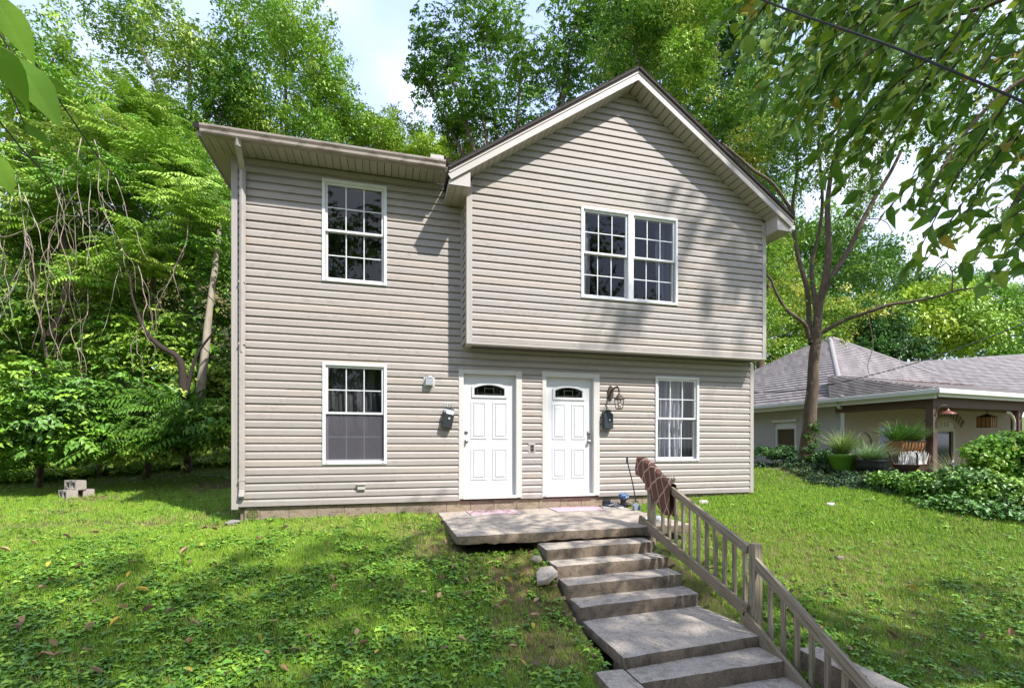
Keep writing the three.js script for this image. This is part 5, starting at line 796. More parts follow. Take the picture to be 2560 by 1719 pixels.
// bare and dead stems
function stem(name, label, pts, Z, r0, r1, mat, cat, group, extra = []) {
  const f = W(pts[0][0], pts[0][1], Z), t = thing(name, label, cat, f, 0, group), g = (a) => a.map(([x, y, dz = 0]) => W(x, y, Z + dz).sub(f));
  obj(cat === 'vine' ? 'stem' : 'trunk', limb(g(pts), r0, r1, { sides: 7, step: 0.12, lump: 0.14 }), mat, t); for (const e of extra) obj('branch', limb(g(e.p), e.r, e.r * 0.35, { sides: 6, step: 0.12 }), mat, t); return t;
}
stem('dead_tree', 'pale barkless dead trunk leaning at the house corner', [[500, 1000], [502, 968], [512, 887], [527, 743], [543, 624], [549, 560, 0.3]], 12.0, 0.115, 0.05, M.barkPale, 'tree');
stem('crooked_tree', 'dark crooked forked trunk in front of the pale dead trunk', [[464, 1000], [459, 965], [447, 897], [397, 863], [360, 822], [345, 790]], 11.6, 0.11, 0.035, M.barkDark, 'tree', null, [{ p: [[466, 985], [475, 940], [494, 882], [526, 839], [545, 815]], r: 0.055 }, { p: [[360, 822], [330, 740], [322, 640]], r: 0.035 }]);
stem('leaning_trunk', 'brown leaning trunk behind the pale hanging vines', [[130, 840], [160, 780], [175, 700], [165, 640], [140, 560]], 12.4, 0.15, 0.08, M.bark, 'tree');
const wig = (v) => { const o = [[v[0][0] + R(-15, 15), v[0][1] - R(40, 90), 0.3]]; v.forEach(([x, y], i) => { o.push([x, y]); if (i + 1 < v.length) o.push([(x + v[i + 1][0]) / 2 + R(-4, 4), (y + v[i + 1][1]) / 2 + R(-5, 5), R(-0.1, 0.1)]); }); const e = v[v.length - 1]; o.push([e[0] + R(-20, 20), e[1] + R(40, 80), 0.3]); return o; };
for (const [v, Z] of [[[[0, 614], [12, 638], [10, 686], [22, 729], [29, 782], [36, 810]], 11.4], [[[62, 600], [81, 652], [86, 705], [81, 743], [96, 791], [105, 834]], 11.5], [[[120, 619], [122, 686], [115, 743], [122, 791], [129, 839], [148, 882]], 11.6], [[[172, 609], [182, 648], [177, 696], [184, 743]], 11.8], [[[215, 791], [177, 820], [191, 868], [201, 930]], 11.6], [[[354, 695], [366, 758], [356, 815], [340, 839], [342, 882], [356, 906]], 11.4], [[[464, 610], [431, 686], [397, 753]], 11.6], [[[249, 398], [245, 477], [265, 543], [298, 601], [310, 660]], 11.2], [[[193, 398], [193, 477], [207, 551], [211, 601], [235, 680]], 11.3], [[[140, 480], [160, 540], [150, 600], [175, 680], [172, 740]], 11.3], [[[0, 590], [60, 575], [120, 545], [190, 540], [240, 520]], 11.5]])
  stem('hanging_vine', 'bare pale woody vine hanging in front of the wooded bank', wig(v), Z, 0.012, 0.005, M.vine, 'vine', 'bare vines on the wooded bank', [0, 1, 2, 3].map((k) => { const q = v[k % v.length], s = R(-1, 1) < 0 ? -1 : 1; return { p: [q, [q[0] + s * R(8, 22), q[1] + R(15, 35)], [q[0] + s * R(0, 40), q[1] + R(50, 80)], [q[0] + s * R(-10, 50), q[1] + R(90, 140)]], r: R(0.005, 0.009) }; }));

for (let i = 0; i < 12; i++) { let x = R(20, 340), y = R(420, 640); const p = [[x, y]], dx = R(-26, 26); for (let j = 0; j < 6; j++) { x += dx * R(0.2, 1) + R(-7, 7); y += R(18, 52); p.push([x, y, R(-0.15, 0.15)]); } stem('hanging_vine', 'thin pale twig of the dry tangle among the feathery leaves', p, R(11.1, 11.8), R(0.005, 0.010), 0.003, M.vinePale, 'vine', 'thin dry twigs on the wooded bank', [{ p: [p[2], [p[2][0] + R(-30, 30), p[2][1] + 20], [p[2][0] + R(-45, 45), p[2][1] + R(20, 60)]], r: 0.004 }]); }
// ---------------------------------------------------------------- trees behind the house and to the right
const backGroup = 'trees behind the house';
tree('maple_tree', 'large dark green tree with open gaps behind the roof valley', foot(1330, 24), [blob(1100, 130, 24, 80, 110, 1.8, 459), blob(1050, 205, 24.5, 50, 55, 1.2, 162), blob(1200, 60, 24, 110, 90, 2, 513), blob(1190, 240, 23.5, 110, 70, 2, 445), blob(1310, 130, 24, 120, 110, 2.2, 648), blob(1450, 50, 24, 120, 90, 2.2, 567), blob(1430, 190, 24, 110, 90, 2, 513), blob(1120, 320, 25, 70, 40, 1.6, 216), blob(1300, 300, 24, 120, 60, 2, 351)], SP.broad, [...PAL.mid, PAL.dark[3]], { r: 0.32, fork: 0.42, group: backGroup, gap: 0.35, freq: 0.75 });
tree('small_maple', 'yellow green small tree at the foot of the dark tree behind the roof', foot(1150, 26), [blob(1170, 370, 26, 80, 60, 2, 330), blob(1090, 395, 25, 60, 40, 1.6, 200), blob(1260, 380, 26, 90, 50, 2, 260)], SP.mid, PAL.lime, { group: backGroup, gap: 0.3 });
tree('yellowing_maple', 'tree with yellowing leaves standing above the gable ridge', foot(1680, 19), [blob(1570, 90, 19, 100, 110, 1.8, 420), blob(1690, 60, 19, 110, 90, 1.8, 420), blob(1690, 190, 18.5, 110, 90, 1.8, 420), blob(1800, 110, 18.5, 90, 130, 1.8, 420), blob(1810, 270, 18, 100, 80, 1.6, 340), blob(1880, 380, 18, 90, 70, 1.6, 280)], SP.mid, [...PAL.mid, ...PAL.bright, PAL.yellowing[3]], { group: backGroup, gap: 0.34, r: 0.2 });
tree('dark_tree', 'dense dark tree filling in behind the yellowing one', foot(1560, 25), [blob(1540, 60, 25, 120, 110, 2, 380), blob(1660, 100, 25, 160, 150, 2, 420), blob(1820, 80, 25, 140, 160, 2, 420), blob(1850, 300, 24, 120, 110, 2, 300)], SP.far, PAL.dark, { group: backGroup, gap: 0.3 });
// the many-limbed tree between the two houses
{
  const f = W(2012, 1165, 12.5); f.y = ground(f.x, f.z) - 0.05;
  const t = thing('yard_tree', 'grey limbed yard tree with ivy at its foot before the brick house', 'tree', f), g = (a) => a.map(([x, y, dz = 0]) => W(1850 + x * 0.3827, 350 + y * 0.3827, 12.5 + dz).sub(f));
  const trunkPts = [V(-0.02, -0.25, 0), W(2018, 1120, 12.5).sub(f), W(2026, 1040, 12.5).sub(f), W(2033, 960, 12.5).sub(f), W(2036, 890, 12.5).sub(f), W(2041, 850, 12.5).sub(f)];
  obj('trunk', limb([...trunkPts, ...g([[520, 1070], [550, 960], [580, 750], [575, 400], [600, 200], [640, 0], [660, -200]])], 0.185, 0.025, { sides: 14, step: 0.12, lump: 0.12 }), M.bark, t);
  const limbs = [[[[545, 1000], [600, 900, -0.1], [720, 700, -0.2], [800, 530, -0.3], [900, 350, -0.3], [980, 220, -0.3], [1060, 60, -0.3]], 0.11, 0.04], [[[470, 1330], [455, 1230, 0.2], [450, 1100, 0.3], [440, 980, 0.3], [400, 830, 0.3], [360, 650, 0.4], [345, 430, 0.4], [375, 200, 0.4], [370, 0, 0.4], [380, -200, 0.4]], 0.095, 0.035], [[[500, 1100], [470, 820, 0.4], [520, 600, 0.5], [540, 400, 0.6], [520, 100, 0.6], [515, -150, 0.6]], 0.085, 0.03], [[[450, 1290], [430, 1210, -0.1], [300, 1100, -0.3], [230, 980, -0.4], [200, 900, -0.4], [120, 850, -0.2]], 0.07, 0.03], [[[530, 1260], [700, 1170, -0.3], [850, 1120, -0.6], [960, 1080, -0.8], [1150, 1050, -1.0], [1300, 1020, -1.2], [1400, 985, -1.3], [1540, 965, -1.4], [1700, 955, -1.5]], 0.075, 0.018], [[[1390, 985, -1.3], [1385, 850, -1.3], [1350, 800, -1.3], [1310, 770, -1.3]], 0.022, 0.008], [[[835, 1130, -0.6], [870, 1340, -0.7], [835, 1480, -0.8], [850, 1540, -0.8]], 0.018, 0.007], [[[345, 470, 0.4], [250, 330, -1.0], [200, 270, -1.6], [80, 190, -2.4], [0, 120, -3.0], [-120, 20, -3.6]], 0.06, 0.03], [[[800, 530, -0.3], [700, 480, -0.2], [600, 560, -0.1]], 0.02, 0.008], [[[800, 510, -0.3], [950, 530, -0.3], [1000, 600, -0.3]], 0.02, 0.008], [[[440, 1180], [360, 1180], [200, 1260], [120, 1330]], 0.02, 0.008]];
  for (const [p, a, b] of limbs) obj('limb', limb(g(p), a * 0.78, b * 0.8, { sides: 9, step: 0.15, lump: 0.14 }), M.bark, t);
  crown(t, [blob(1930, 460, 12.9, 70, 60, 0.6, 80), blob(2060, 330, 12.9, 110, 80, 0.8, 130), blob(2150, 480, 12.9, 70, 70, 0.6, 80), blob(1980, 560, 13.2, 90, 70, 0.6, 50), blob(1900, 640, 12.6, 60, 80, 0.8, 90), blob(2000, 700, 13.2, 90, 70, 0.6, 60), blob(2120, 600, 13, 80, 60, 0.6, 45), blob(2080, 420, 12.4, 70, 60, 0.8, 60), blob(1980, 380, 12.6, 70, 50, 0.8, 60), blob(2170, 690, 12, 80, 60, 0.8, 70), blob(2080, 810, 13.2, 80, 50, 0.6, 40), blob(1900, 800, 12.6, 50, 80, 0.8, 70), blob(2000, 150, 12.6, 150, 130, 1.4, 190), blob(2170, 120, 11.6, 130, 110, 1.3, 190), blob(2340, 110, 11.2, 130, 110, 1.3, 190), blob(2500, 180, 10.8, 120, 130, 1.2, 190), blob(2250, 300, 11.4, 110, 90, 1.0, 120), blob(2420, 380, 11, 110, 100, 1.0, 130), blob(2540, 520, 10.8, 90, 90, 0.9, 90), blob(1950, 300, 12.6, 80, 60, 0.9, 90)], SP.fine, MIXED, { gap: 0.36, freq: 1.1, size: 0.95 });
  const iv = []; for (let i = 0; i < 9; i++) iv.push({ c: W(2020 + R(-6, 14) + i * 1.2, 1160 - i * 12, 12.38), r: [0.17, 0.10, 0.10], n: 12 }); crown(t, iv, SP.ivy, PAL.dark, { gap: 0, size: 0.8, name: 'ivy' });
}
const farGroup = 'trees beyond the brick house';
for (const [name, label, px, Z, bl, k, pal, o] of [
  ['far_tree', 'lime green tree lit by sun just over the brick house ridge', 2330, 26, [blob(2270, 840, 26, 110, 60, 2.2, 320), blob(2390, 830, 26, 110, 70, 2.2, 320), blob(2330, 770, 27, 110, 60, 2.2, 280), blob(2180, 800, 27, 80, 60, 2, 200)], SP.far, PAL.lime, {}],
  ['far_tree', 'dark ivy covered tree above the middle of the grey hip roof', 2210, 24, [blob(2170, 870, 24, 80, 60, 1.6, 240), blob(2250, 880, 24, 90, 60, 1.6, 260), blob(2200, 800, 24, 80, 50, 1.6, 200)], SP.mid, PAL.dark, { size: 1.2 }],
  ['far_tree', 'pale green tree at the far edge of the view above the wing roof', 2500, 30, [blob(2460, 780, 30, 130, 80, 2.6, 300), blob(2580, 760, 30, 120, 90, 2.6, 280), blob(2520, 860, 29, 150, 60, 2.4, 260)], SP.far, PAL.bright, {}],
  ['far_tree', 'hazy green tree showing between the limbs of the yard tree', 2020, 30, [blob(1960, 640, 30, 110, 90, 2.4, 280), blob(2060, 600, 31, 110, 70, 2.4, 260), blob(2130, 680, 30, 100, 90, 2.4, 260), blob(2000, 760, 29, 130, 100, 2.4, 320)], SP.far, PAL.mid, {}],
  ['far_tree', 'yellow green tree low behind the yard tree trunk', 1950, 24, [blob(1930, 760, 24, 90, 110, 2, 300), blob(2010, 830, 24, 100, 70, 2, 260), blob(2110, 800, 25, 90, 70, 2, 240), blob(1930, 900, 23, 80, 60, 1.8, 200)], SP.mid, PAL.yellowing, { size: 1.2 }],
  ['far_tree', 'slim tree on the skyline left of the big leaved boughs', 2250, 34, [blob(2230, 640, 34, 40, 50, 1.4, 60), blob(2250, 720, 34, 90, 60, 2, 150), blob(2370, 720, 34, 90, 50, 2, 130)], SP.far, PAL.mid, {}]]) tree(name, label, foot(px, Z), bl, k, pal, { gap: 0.28, group: farGroup, ...o });
tree('back_tree', 'green tree rising over the rear of the brick house near the yard tree', foot(1900, 21), [blob(1900, 600, 21, 80, 120, 1.8, 260), blob(1880, 760, 21, 70, 120, 1.6, 260), blob(1930, 480, 22, 80, 70, 1.6, 120)], SP.mid, PAL.bright, { group: farGroup, gap: 0.36 });

// ---------------------------------------------------------------- garden before the brick house
rnd = mulberry(47);
{ // ivy bank
  const t = thing('ivy_bank', 'bank of small leaved ivy between the lawn and the brick house', 'ivy', [12.4, 0, -1]); t.userData.kind = 'stuff';
  const L = []; for (let i = 0; i < 130; i++) { const z = R(-6.5, 2.4), x = 11.75 + 0.12 * Math.sin(z * 1.3) + (z > 1 ? (z - 1) * 0.2 : 0) + Math.pow(rnd(), 1.3) * (z < -3 ? 2.4 : 1.9); L.push({ c: V(x, ground(x, z) + 0.06, z), r: [0.34, 0.13, 0.34], n: 52 }); }
  crown(t, L, SP.ivy, [[0.035, 0.085, 0.022], [0.050, 0.115, 0.030], [0.085, 0.150, 0.030], [0.030, 0.07, 0.02]], { gap: 0.12, mat: M.gloss, size: 0.68 });
}
function bladeTuft(n, len, w, spread, droop, col, seg = 5) {   // arching blades with their own width
  const P = [], C = [];
  for (let i = 0; i < n; i++) {
    const a = R(0, 6.283), l = len * R(0.55, 1.1), sp = spread * Math.sqrt(rnd()), dr = droop * R(0.5, 1.3), ww = w * R(0.7, 1.2), ox = R(-0.06, 0.06) * len, oz = R(-0.06, 0.06) * len, v = R(0.75, 1.25), c = col.map((x) => x * v);
    const pt = (t) => [ox + Math.cos(a) * l * sp * t + Math.cos(a) * l * dr * t * t * 0.5, l * (t * (1 - sp * 0.35) - dr * t * t * 0.55), oz + Math.sin(a) * l * sp * t + Math.sin(a) * l * dr * t * t * 0.5], px = -Math.sin(a), pz = Math.cos(a);
    for (let k = 0; k < seg; k++) { const t0 = k / seg, t1 = (k + 1) / seg, w0 = ww * (1 - t0 * 0.9) / 2, w1 = ww * (1 - t1 * 0.9) / 2, A = pt(t0), B = pt(t1), q = [[A[0] - px * w0, A[1], A[2] - pz * w0], [A[0] + px * w0, A[1], A[2] + pz * w0], [B[0] + px * w1, B[1], B[2] + pz * w1], [B[0] - px * w1, B[1], B[2] - pz * w1]]; for (const j of [0, 1, 2, 0, 2, 3]) { P.push(...q[j]); C.push(...c); } }
  }
  const g = new THREE.BufferGeometry(); g.setAttribute('position', new THREE.Float32BufferAttribute(P, 3)); g.setAttribute('color', new THREE.Float32BufferAttribute(C, 3)); g.computeVertexNormals(); return g;
}
const bladeMat = new THREE.MeshPhysicalMaterial({ vertexColors: true, roughness: 0.6, transmission: 0.25, thickness: 0, side: THREE.DoubleSide });
function blades(parent, g, p = [0, 0, 0]) { const m = obj('blades', g, bladeMat, parent); m.position.set(...p); m.userData.kind = 'stuff'; return m; }
const turned = (prof, n = 28) => new THREE.LatheGeometry(prof.map((p) => new THREE.Vector2(...p)), n);
{
  const b = foot(2108, 11.5); b.y = 0.24;
  const t = thing('flower_pot', 'glossy bright green pot planted with wispy grass before the brick house', 'pot', b);
  obj('pot', turned([[0, 0], [0.20, 0], [0.22, 0.02], [0.30, 0.30], [0.315, 0.30], [0.33, 0.36], [0.33, 0.40], [0.30, 0.40], [0.27, 0.34], [0, 0.34]]), std([0.10, 0.235, 0.02], 0.3), t);
  obj('soil', new THREE.CircleGeometry(0.29, 20).rotateX(-Math.PI / 2).translate(0, 0.36, 0), std([0.04, 0.03, 0.02], 1), t); blades(t, bladeTuft(700, 0.9, 0.012, 0.75, 0.45, [0.24, 0.33, 0.07]), [0, 0.35, 0]);
}
{
  const b = foot(2178, 11); b.y = 0.12;
  const t = thing('iron_cauldron', 'dark iron cauldron planted with fountain of fine blue green grass', 'planter', b);
  obj('bowl', turned([[0, 0.02], [0.16, 0.04], [0.29, 0.14], [0.33, 0.27], [0.31, 0.34], [0.34, 0.37], [0.34, 0.39], [0.29, 0.37], [0.27, 0.28], [0, 0.26]]), M.black, t); for (let k = 0; k < 3; k++) obj('foot', cyl(0.025, 0.018, 0.14, 0.2 * Math.cos(k * 2.1), 0.05, 0.2 * Math.sin(k * 2.1), 8), M.black, t);
  blades(t, bladeTuft(900, 0.95, 0.009, 0.85, 0.7, [0.24, 0.36, 0.15]), [0, 0.30, 0]);
}
{
  const b = foot(2280, 10.8); b.y = 0.20;
  const t = thing('wheelbarrow', 'rusty wheelbarrow planter filled with white flower spikes', 'wheelbarrow', b, 0.35), rust = std([0.12, 0.062, 0.045], 0.85);
  const tray = new THREE.BoxGeometry(0.78, 0.16, 0.50, 1, 1, 1), p = tray.attributes.position; for (let i = 0; i < p.count; i++) if (p.getY(i) < 0) p.setXYZ(i, p.getX(i) * 0.7, p.getY(i), p.getZ(i) * 0.7); tray.computeVertexNormals(); obj('tray', [tray.translate(0, 0.14, 0), rb(-0.40, 0.40, 0.215, 0.235, -0.26, -0.24, 0.008), rb(-0.40, 0.40, 0.215, 0.235, 0.24, 0.26, 0.008)], rust, t);
  for (const s of [-1, 1]) obj('handle', tube([V(-0.32 + s * 0.02, 0.20, s * 0.20), V(-0.46, 0.26, s * 0.22), V(-0.52, 0.42, s * 0.24), V(-0.62, 0.48, s * 0.25)], 0.018, 16, 8), rust, t);
  obj('handle', tube([V(0.12, 0.2, 0.27), V(0.14, 0.34, 0.27), V(0.20, 0.42, 0.27)], 0.018, 12, 8), rust, t);
  obj('wheel', new THREE.TorusGeometry(0.13, 0.03, 8, 22).translate(0.42, 0.06, 0), M.black, t); for (const s of [-1, 1]) obj('leg', cyl(0.015, 0.015, 0.2, -0.22, 0.0, s * 0.17, 8), rust, t);
  const F = []; for (let i = 0; i < 95; i++) { const h = R(0.14, 0.34); F.push(new THREE.CylinderGeometry(0.006, 0.020, h, 6).translate(0, h / 2, 0).rotateX(R(-0.28, 0.28)).rotateZ(R(-0.28, 0.28)).translate(R(-0.28, 0.34), 0.20, R(-0.18, 0.18))); }
  obj('flower_spikes', F, std([0.68, 0.66, 0.64], 0.8), t).userData.kind = 'stuff';
}
{
  const c = W(2264, 1118, 12.3), t = thing('trough_planter', 'long coir trough planter of arching ferns hung at the porch edge', 'planter', c, 0.1);
  const s = new THREE.Shape(); s.moveTo(-0.20, 0.16); s.bezierCurveTo(-0.20, -0.06, -0.10, -0.14, 0, -0.14); s.bezierCurveTo(0.10, -0.14, 0.20, -0.06, 0.20, 0.16); s.closePath();
  obj('coir_liner', boxUV(new THREE.ExtrudeGeometry(s, { depth: 0.84, bevelEnabled: true, bevelSize: 0.02, bevelThickness: 0.04, bevelSegments: 3 }).rotateY(Math.PI / 2).translate(-0.42, -0.02, 0)), std([0.30, 0.125, 0.045], 0.95, { bumpMap: bumpTex, bumpScale: 0.02 }), t);
  for (let k = 0; k < 7; k++) { const x = -0.39 + k * 0.13; obj('basket_rib', tube([V(x, 0.15, 0.225), V(x, -0.02, 0.215), V(x, -0.13, 0.12), V(x, -0.185, 0)], 0.008, 12, 5), M.black, t); }
  obj('rim', [cyl(0.009, 0.009, 0.9, 0, 0, 0, 6).rotateZ(Math.PI / 2).translate(0, 0.15, 0.23), cyl(0.009, 0.009, 0.9, 0, 0, 0, 6).rotateZ(Math.PI / 2).translate(0, 0.15, -0.23)], M.black, t);
  for (let k = 0; k < 2; k++) obj('stand_leg', cyl(0.015, 0.015, 1.2, -0.3 + k * 0.6, -0.75, 0, 8), M.black, t);
  for (const x of [-0.34, 0.0, 0.34]) blades(t, bladeTuft(170, 0.85, 0.034, 0.85, 0.55, [0.10, 0.24, 0.025]), [x, 0.10, 0]);
}
{
  const b = foot(2160, 12.6), t = thing('wagon_wheel_hoop', 'black iron hoop standing behind the green pot', 'hoop', [b.x, 0.55, b.z], 0.2);
  obj('rim', new THREE.TorusGeometry(0.38, 0.022, 8, 40).translate(0, 0.26, 0), M.black, t); obj('stake', cyl(0.02, 0.02, 1.0, 0, -0.3, 0, 8), M.black, t); obj('dark_panel', rb(-0.12, -0.02, 0.1, 0.5, -0.03, 0.01), M.black, t);
}
{
  const b = foot(2385, 10.6); b.y = ground(b.x, b.z);
  const t = thing('ornamental_grass', 'dry tan ornamental grass with loose seed stems by the porch post', 'grass', b); blades(t, bladeTuft(420, 1.0, 0.010, 0.6, 0.5, [0.22, 0.27, 0.07])); blades(t, bladeTuft(90, 1.25, 0.007, 0.5, 0.45, [0.34, 0.25, 0.13]));
}
{ const b = foot(2383, 9.8); const t = obj('marker_stake', [rb(-0.018, 0.018, 0, 0.62, -0.006, 0.006, 0.003), rb(-0.05, 0.05, 0.50, 0.56, -0.005, 0.0049, 0.003)], std([0.68, 0.72, 0.74], 0.5)); t.position.copy(b); t.position.y = ground(b.x, b.z); tag(t, 'thin white plant marker stake in the shrubs', 'stake'); }
{ // vine covered post
  const b = foot(2540, 9.4); b.y = ground(b.x, b.z);
  const t = thing('vine_arbor', 'timber arbor post smothered in broad bright vine leaves', 'arbor', b);
  obj('post', rb(-0.05, 0.05, -0.2, 1.0, -0.05, 0.05, 0.01), std([0.26, 0.12, 0.08], 0.8), t); obj('cross_bar', rb(-0.4, 0.7, 0.92, 0.98, -0.04, 0.04, 0.01), M.woodDark, t);
  crown(t, [blob(2490, 1128, 9.3, 55, 38, 0.42, 110), blob(2555, 1112, 9.3, 70, 36, 0.5, 150), blob(2625, 1120, 9.3, 70, 50, 0.5, 130), blob(2470, 1160, 9.2, 40, 40, 0.35, 60), blob(2530, 1165, 9.3, 60, 46, 0.4, 100), blob(2590, 1180, 9.2, 60, 60, 0.45, 110), blob(2440, 1128, 9.2, 26, 12, 0.2, 14)], SP.ivy, MIXED, { gap: 0.14, size: 1.6, freq: 2 });
}
for (const [px, py, Z, rx, ry, n, pal, lab] of [[2240, 1205, 9.6, 60, 26, 110, PAL.mid, 'low leafy shrub at the foot of the rusty wheelbarrow'], [2330, 1215, 9.0, 70, 36, 160, MIXED, 'sprawling bright shrub below the ornamental grass'], [2430, 1222, 8.5, 80, 46, 210, PAL.mid, 'spreading shrub with glossy leaves in front of the vine arbor'], [2520, 1236, 8.2, 80, 50, 230, MIXED, 'sprawling yellow green shrub at the lawn edge below the arbor'], [2610, 1250, 8.0, 70, 60, 200, PAL.mid, 'outermost garden shrub on the lawn edge'], [2390, 1262, 8.0, 60, 22, 100, PAL.dark, 'low dark leaved shrub on the lower lawn edge'], [2480, 1282, 7.8, 70, 20, 120, PAL.dark, 'low dark ground hugging shrub under the spreading shrubs'], [1945, 1128, 13.6, 60, 16, 60, PAL.dark, 'low ivy mound under the window of the brick house'], [2065, 1140, 12.2, 36, 16, 50, PAL.dark, 'small dark shrub between the yard tree and green pot']]) {
  const c = W(px, py, Z), b = V(c.x, ground(c.x, c.z), c.z), t = thing('garden_shrub', lab, 'shrub', b); for (let k = 0; k < 4; k++) { const a = k * 1.6; obj('stem', limb([V(0, -0.05, 0), V(Math.cos(a) * 0.1, 0.12, Math.sin(a) * 0.1), V(Math.cos(a) * 0.25, (c.y - b.y) + 0.1, Math.sin(a) * 0.25)], 0.012, 0.005, { sides: 5, step: 0.1 }), M.bark, t); }
  crown(t, [{ c, r: [rx * Z / FOC, ry * Z / FOC, 0.6], n }, { c: c.clone().add(V(0.1, -0.12, 0.25)), r: [rx * Z / FOC * 0.9, ry * Z / FOC, 0.5], n: Math.round(n * 0.6) }], SP.ivy, pal, { gap: 0.12, size: 1.35, freq: 2.5, mat: M.gloss });
}

// ---------------------------------------------------------------- the shade tree whose boughs hang into view
rnd = mulberry(59);
{
  const f = V(11.2, ground(11.2, 9.6), 9.6), t = thing('shade_tree', 'big leaved tree whose boughs hang over the right lawn', 'tree', f), loc = (p) => p.clone().sub(f);
  const fk = V(10.2, 4.6, 9.0); obj('trunk', limb([V(0, -0.3, 0), loc(V(11, 1.5, 9.5)), loc(fk)], 0.34, 0.26, { sides: 12 }), M.bark, t);
  const cb = [[8.6, 8.6, 10.2, 1.4, 1.0, 1.2], [6.4, 8.8, 9.5, 2.0, 1.3, 1.6], [4.0, 8.8, 9.9, 2.0, 1.3, 1.6], [1.6, 8.8, 10.4, 1.9, 1.3, 1.7], [7.6, 6.2, 8.9, 1.8, 1.1, 1.2], [5.2, 6.3, 9.2, 1.7, 1.0, 1.3], [11.4, 6.0, 9.4, 1.3, 1.0, 1.0], [10.4, 9.8, 12.2, 2.2, 1.5, 1.6], [3.0, 6.6, 9.6, 1.2, 0.8, 1.0], [8.8, 5.2, 7.2, 0.9, 0.6, 0.6]].map(([x, y, z, a, b, c]) => ({ c: V(x, y, z), r: [a, b, c], n: Math.round(a * b * c * 30) }));
  const small = [[12.4, 13.2, 6.4, 1.5, 1.0, 0.9, 95], [13.0, 12.3, 6.7, 1.1, 0.6, 0.7, 26], [10.1, 11.3, 6.4, 1.0, 0.35, 0.4, 11]].map(([x, y, z, a, b, c, n]) => ({ c: V(x, y, z), r: [a, b, c], n }));
  for (const b of cb) { const e = b.c, m = fk.clone().lerp(e, 0.5).add(V(R(-0.3, 0.3), R(0.1, 0.6), R(-0.2, 0.2))); obj('limb', limb([loc(fk), loc(m), loc(e)], 0.13, 0.02, { sides: 7, step: 0.4 }), M.bark, t); }
  crown(t, [...cb, ...small], SP.broad, PAL.mid, { gap: 0.30, freq: 1.1, size: 1.0 });
  // hanging boughs in view: twigs with large leaves
  const big = [leafGeo(0.13, 0.068, 0.25, 0.25, false), leafGeo(0.115, 0.072, 0.45, 0.5, false), leafGeo(0.14, 0.060, 0.2, 0.8, false), leafGeo(0.10, 0.055, 0.6, 0.35, false), leafGeo(0.125, 0.07, 0.1, -0.3, false)];
  const cols = [[0.095, 0.205, 0.014], [0.130, 0.255, 0.018], [0.078, 0.175, 0.016], [0.180, 0.290, 0.022], [0.24, 0.33, 0.03], [0.46, 0.23, 0.03], [0.34, 0.28, 0.04]];
  const mats = cols.map((c) => { const m = leafMat(0.42, 0.85); m.color.setRGB(...c); return m; });
  const lim = [[1780, 200], [1850, 320], [1930, 360], [2010, 470], [2100, 520], [2190, 530], [2240, 640], [2300, 720], [2400, 690], [2450, 720], [2560, 730], [2700, 760]], low = (x) => { for (let i = 0; i + 1 < lim.length; i++) if (x <= lim[i + 1][0]) { const k = (x - lim[i][0]) / (lim[i + 1][0] - lim[i][0]); return lim[i][1] + (lim[i + 1][1] - lim[i][1]) * clamp(k, 0, 1); } return 760; };
  const all = [], twigs = [];
  const addTwig = (ex, ey, Z, len) => {
    const a = R(-0.3, 0.15), sx = ex + len * Math.cos(-0.75 + a), sy = ey + len * Math.sin(-0.75 + a), E = W(ex, ey, Z), S = W(sx, sy, Z + R(-0.25, 0.25)), mid = S.clone().lerp(E, 0.5).add(V(0, R(0.02, 0.10), 0)), c = new THREE.CatmullRomCurve3([S, mid, E]), L = c.getLength();
    twigs.push(limb([loc(S), loc(mid), loc(E)], 0.006, 0.002, { sides: 5, step: 0.08, lump: 0.05 }));
    const n = Math.round(L / 0.046);
    for (let i = 0; i <= n; i++) { const u = i / n, p = c.getPointAt(u), side = i % 2 ? 1 : -1, tan = c.getTangentAt(Math.min(0.999, u)), yaw = Math.atan2(-tan.z, tan.x) + side * R(0.3, 1.0); all.push({ p, e: [R(-1.1, 1.1), yaw, -R(0.3, 1.3)], s: R(0.55, 1.1), px: project(p) }); }
  };
  // rim of the hanging mass, then its body
  for (let i = 0; i < 20; i++) { const ex = 1800 + i * 42 + R(-20, 20); addTwig(ex, low(ex) - R(0, 60), R(2.35, 3.3), R(330, 520)); }
  for (let i = 0; i < 62; i++) { const ex = R(1830, 2640), ey = R(-80, low(ex) - 80); addTwig(ex, ey, R(2.6, 4.2), R(260, 460)); }
  for (let i = 0; i < 110; i++) { const ex = R(1770, 2680), ey = R(-70, low(ex) - 90); addTwig(ex, ey, R(3.5, 4.6), R(200, 330)); }
  for (const g of twigs.slice(0, 49)) obj('twig', g, M.barkDark, t); obj('twig', twigs.slice(49), M.barkDark, t).userData.kind = 'stuff';
  obj('bough', [limb([W(2640, -60, 3.4), W(2420, 30, 3.6), W(2200, 60, 3.9), W(2050, 160, 4.2)].map(loc), 0.022, 0.006, { step: 0.1 }), limb([W(2700, 120, 3.2), W(2500, 240, 3.3), W(2380, 380, 3.4), W(2300, 560, 3.3)].map(loc), 0.018, 0.004, { step: 0.1 }), limb([W(2800, 300, 3.0), W(2600, 420, 3.0), W(2480, 600, 2.9)].map(loc), 0.014, 0.004, { step: 0.1 })], M.bark, t);
  obj('bough', [limb([loc(fk), loc(V(8.4, 4.6, 7.0)), loc(W(2640, -60, 3.4))], 0.09, 0.022, { step: 0.3 }), limb([loc(fk), loc(V(8.8, 3.6, 6.8)), loc(W(2700, 120, 3.2))], 0.08, 0.018, { step: 0.3 }), limb([loc(fk), loc(V(8.6, 3.0, 7.0)), loc(W(2800, 300, 3.0))], 0.08, 0.014, { step: 0.3 })], M.bark, t);
